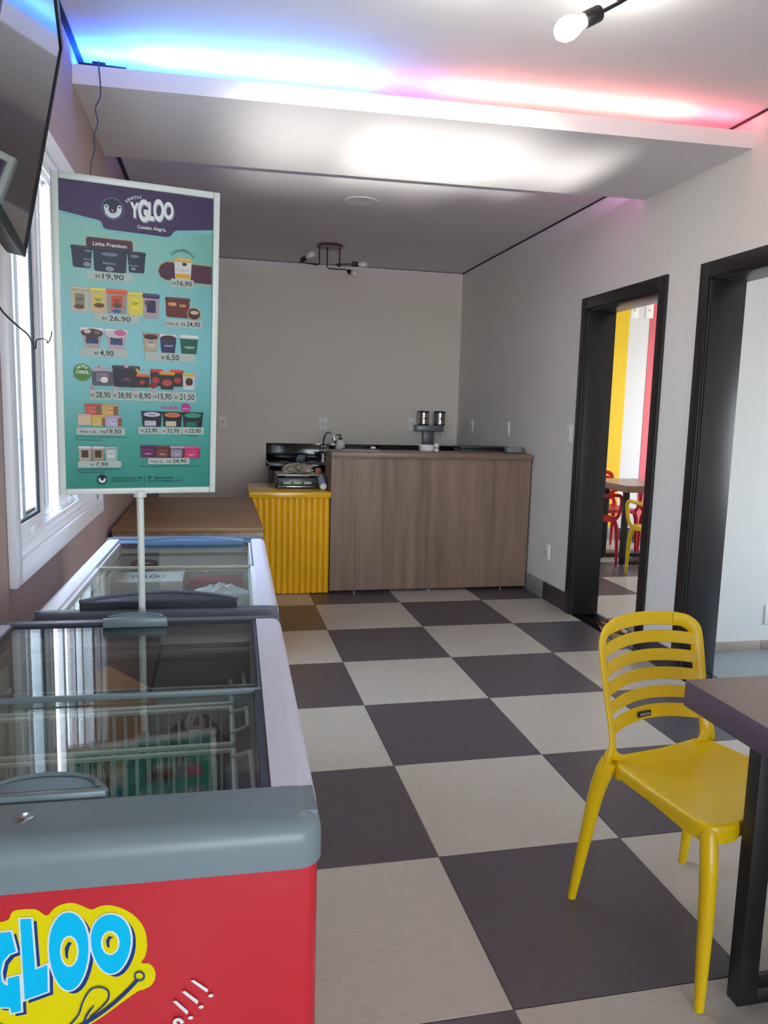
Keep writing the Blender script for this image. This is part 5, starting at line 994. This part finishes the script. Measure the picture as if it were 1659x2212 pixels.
# ================================================================ CHAIRS AND TABLES
def seat_outline(n=72):
    P = []
    for k in range(n):
        a = 2*PI*k/n; c, s = math.cos(a), math.sin(a); e = 2/8
        u = math.copysign(abs(c)**e, c); v = math.copysign(abs(s)**e, s)
        y = v*.19-.025; hw = .178+(.214-.178)*(.165-y)/.38; P.append((u*hw, y-(.020*(1-u*u) if v > .5 else 0)))
    return P
def make_chair(label, m, loc, rot, arms=False, group=None, badge=False):
    t = thing('armchair' if arms else 'dining_chair', label, 'chair', loc, rot, group)
    # seat: dished top with rolled skirt
    O = seat_outline(); mb = MB(); bm = mb.bm; rows = []
    def zt(x, y, k):
        z = .452-.016*(1-k**2.2)-.006*max(0, 1-((y+.02)/.2)**2)
        if y < -.12: z -= .10*(y+.12)**2*10*.6
        return z
    K = [.02, .2, .4, .55, .7, .82, .91, .97, 1.0]
    for k in K: rows.append([bm.verts.new((x*k, -.025+(y+.025)*k, zt(x*k, y*k, k))) for x, y in O])
    for dz, g in ((-.006, 1.022), (-.016, 1.028), (-.036, 1.02)): rows.append([bm.verts.new((x*g, -.025+(y+.025)*g, zt(x, y, 1)+dz-(.010 if abs(y) > .1 and abs(x) > .12 else 0)*(1 if dz < -.03 else 0))) for x, y in O])
    for dz, g in ((-.036, .985), (-.010, .975)): rows.append([bm.verts.new((x*g, -.025+(y+.025)*g, zt(x, y, 1)+dz)) for x, y in O])
    for k in (.9, .5, .1): rows.append([bm.verts.new((x*k, -.025+(y+.025)*k, zt(x*k, y*k, k)-.007)) for x, y in O])
    n = len(O)
    for a in range(len(rows)-1):
        for i in range(n): bm.faces.new((rows[a][i], rows[a][(i+1) % n], rows[a+1][(i+1) % n], rows[a+1][i]))
    bm.faces.new(rows[0]); bm.faces.new(rows[-1][::-1])
    obj('seat', mb, m, t, 70)
    for s in (-1, 1):
        obj('leg', MB().tube([(s*.217, -.228, 0), (s*.2165, -.226, .02), (s*.212, -.221, .20), (s*.207, -.212, .34), (s*.200, -.202, .385), (s*.194, -.195, .415), (s*.189, -.190, .434)], [.0115, .0125, .0175, .0205, .0212, .0200, .0165], 14, 4), m, t, 60)
        obj('leg', MB().tube([(s*.217, .228, 0), (s*.2165, .226, .02), (s*.206, .200, .20), (s*.198, .178, .34), (s*.191, .160, .41), (s*.183, .150, .445)], [.0115, .0125, .0175, .0215, .0245, .022], 14, 4), m, t, 60)
    # back frame: two uprights, one on each side
    def yb(z): return .150+.055*((z-.45)/.35)+.022*max(0, (z-.5)/.3)
    for s in (-1, 1):
        sd_ = (1, -s*.5, 0)
        fr = MB().tube([(s*.200, .185, .33), (s*.193, .163, .40), (s*.186, .150, .45), (s*.178, .149, .485), (s*.174, yb(.53)-.002, .53), (s*.176, yb(.6), .60), (s*.179, yb(.68), .68), (s*.179, yb(.735), .735), (s*.173, yb(.76)+.001, .762), (s*.155, yb(.782)+.007, .779), (s*.135, yb(.782)+.015, .786), (s*.112, yb(.782)+.0235, .789)], [.017, .021, .0235, .0195, .0165, .0180, .0185, .0190, .0195, .0200, .0198, .0190], 14, 4, True, .40, sd_)
        # web between upright and seat edge
        fr.tube([(s*.184, .152, .47), (s*.165, .145, .453), (s*.130, .140, .447)], [.018, .013, .004], 10, 3)
        obj('upright', fr, m, t, 60)
    bot, top, H = .505, .800, .036
    for k in range(6):
        zc_ = bot+H/2+k*(top-bot-H)/5; S = MB(); NX = 18; rows = []
        w0 = .171
        for i in range(NX+1):
            u = -1+2*i/NX; u *= (.75 if k == 5 else 1); x = u*w0; y = yb(zc_)+.042*(1-u*u); arch_ = .012*(1-u*u); hh = H/2*(1.12 if k in (0, 5) else 1)
            th = .0045; tl = .05
            sec = [(y-th, zc_+arch_-hh+.002), (y-th*.2, zc_+arch_-hh), (y+th, zc_+arch_-hh+.002), (y+th+tl*H, zc_+arch_+hh-.002), (y+tl*H, zc_+arch_+hh), (y-th+tl*H, zc_+arch_+hh-.002)]
            rows.append([S.bm.verts.new((x, a, b_)) for a, b_ in sec])
        for i in range(NX):
            for j in range(6): S.bm.faces.new((rows[i][j], rows[i][(j+1) % 6], rows[i+1][(j+1) % 6], rows[i+1][j]))
        S.bm.faces.new(rows[0]); S.bm.faces.new(rows[-1][::-1])
        sl = obj('slat', S, m, t, 50)
        if badge and k == 0:
            bb_ = obj('maker_badge', MB().box(-.046, .002, yb(zc_)+.0295, yb(zc_)+.0345, zc_+.004, zc_+.020, .001, 1, Matrix.Identity(4)), mat('badge_black', '15171a', .3), sl, label='small black badge with pale lettering')
            ki = Ink(lambda x, y, l: (x, yb(zc_)+.0293-l, y)); ki.text(-.022, zc_+.012, .040, .0075, 'TRAMONTINA', 'd4dcdc', .01); obj('badge_lettering', ki, M_print, sl, 0)
    if arms:
        for s in (-1, 1):
            obj('armrest', MB().tube([(s*.20, -.20, .425), (s*.225, -.215, .47), (s*.243, -.222, .56), (s*.25, -.215, .625), (s*.25, -.18, .652), (s*.248, -.06, .650), (s*.235, .06, .637), (s*.205, .13, .61), (s*.178, .170, .585)], [.018, .017, .016, .016, .016, .016, .016, .015, .012], 12, 5), m, t, 60)
    return t
make_chair('yellow plastic chair with slatted back, tucked under the brown table corner', M_chair, (.945*T, -5.696*T, 0), math.radians(13.4), badge=True)
make_chair('yellow plastic armchair seen through the first black doorway', M_chair, (4.95*T, .86*T, 0), PI, True, 'armchairs in the striped room')
make_chair('red plastic armchair left of the table in the striped room', M_red_ch, (4.42*T, 2.2*T, 0), math.radians(97), True, 'armchairs in the striped room')
make_chair('red plastic armchair behind the table against the striped wall', M_red_ch, (5.28*T, 3.10*T, 0), math.radians(4), True, 'armchairs in the striped room')
make_chair('red plastic armchair at the right of the table, mostly hidden by the doorway', M_red_ch, (6.15*T, 2.55*T, 0), math.radians(-85), True, 'armchairs in the striped room')
def make_table(label, x0, y0, x1, y1, z, th, legy, ins, topm, edgem):
    cx, cy = (x0+x1)/2*T, (y0+y1)/2*T; t = wthing('dining_table', label, 'table', (cx, cy, 0))
    bx('tabletop', topm, x0*T, x1*T, y0*T, y1*T, z*T-.0012, z*T, t, 0, sharp=0); bx('edge_core', edgem, x0*T, x1*T, y0*T, y1*T, z*T-th, z*T-.0014, t, .0008)
    s = .05; zt_ = z*T-th
    for yy in legy:
        L = MB(); a, b_ = (x0+ins)*T, (x1-ins)*T; y = yy*T
        obj('leg', MB().box(a, a+s, y-.02, y+.02, .012, zt_, .002), M_steel, t); obj('leg', MB().box(b_-s, b_, y-.02, y+.02, .012, zt_, .002), M_steel, t)
        obj('floor_bar', MB().box(a+s, b_-s, y-.02, y+.02, .012, .012+.04, .002), M_steel, t)
        for xx in (a+.025, b_-.025): obj('glide', MB().lathe([(.014, 0), (.014, .006), (.005, .008), (.005, .014)], (xx, y, 0), 10), mat('grey_glide', '8f9294', .4, metal=.4), t)
    return t
make_table('brown table with thick mauve edge and black steel legs at the right edge', .64, -7.25, 1.95, -5.96, 1.24, .062, (-6.135, -7.02), .188, M_top, M_topedge)
make_table('brown table with black legs seen through the first doorway', 4.63, 1.39, 5.95, 2.62, 1.24, .06, (1.76, 2.35), .17, mat('walnut_laminate_pale', '9a7d70', .3, var=.05), mat('walnut_edge_pale', '86695d', .4))
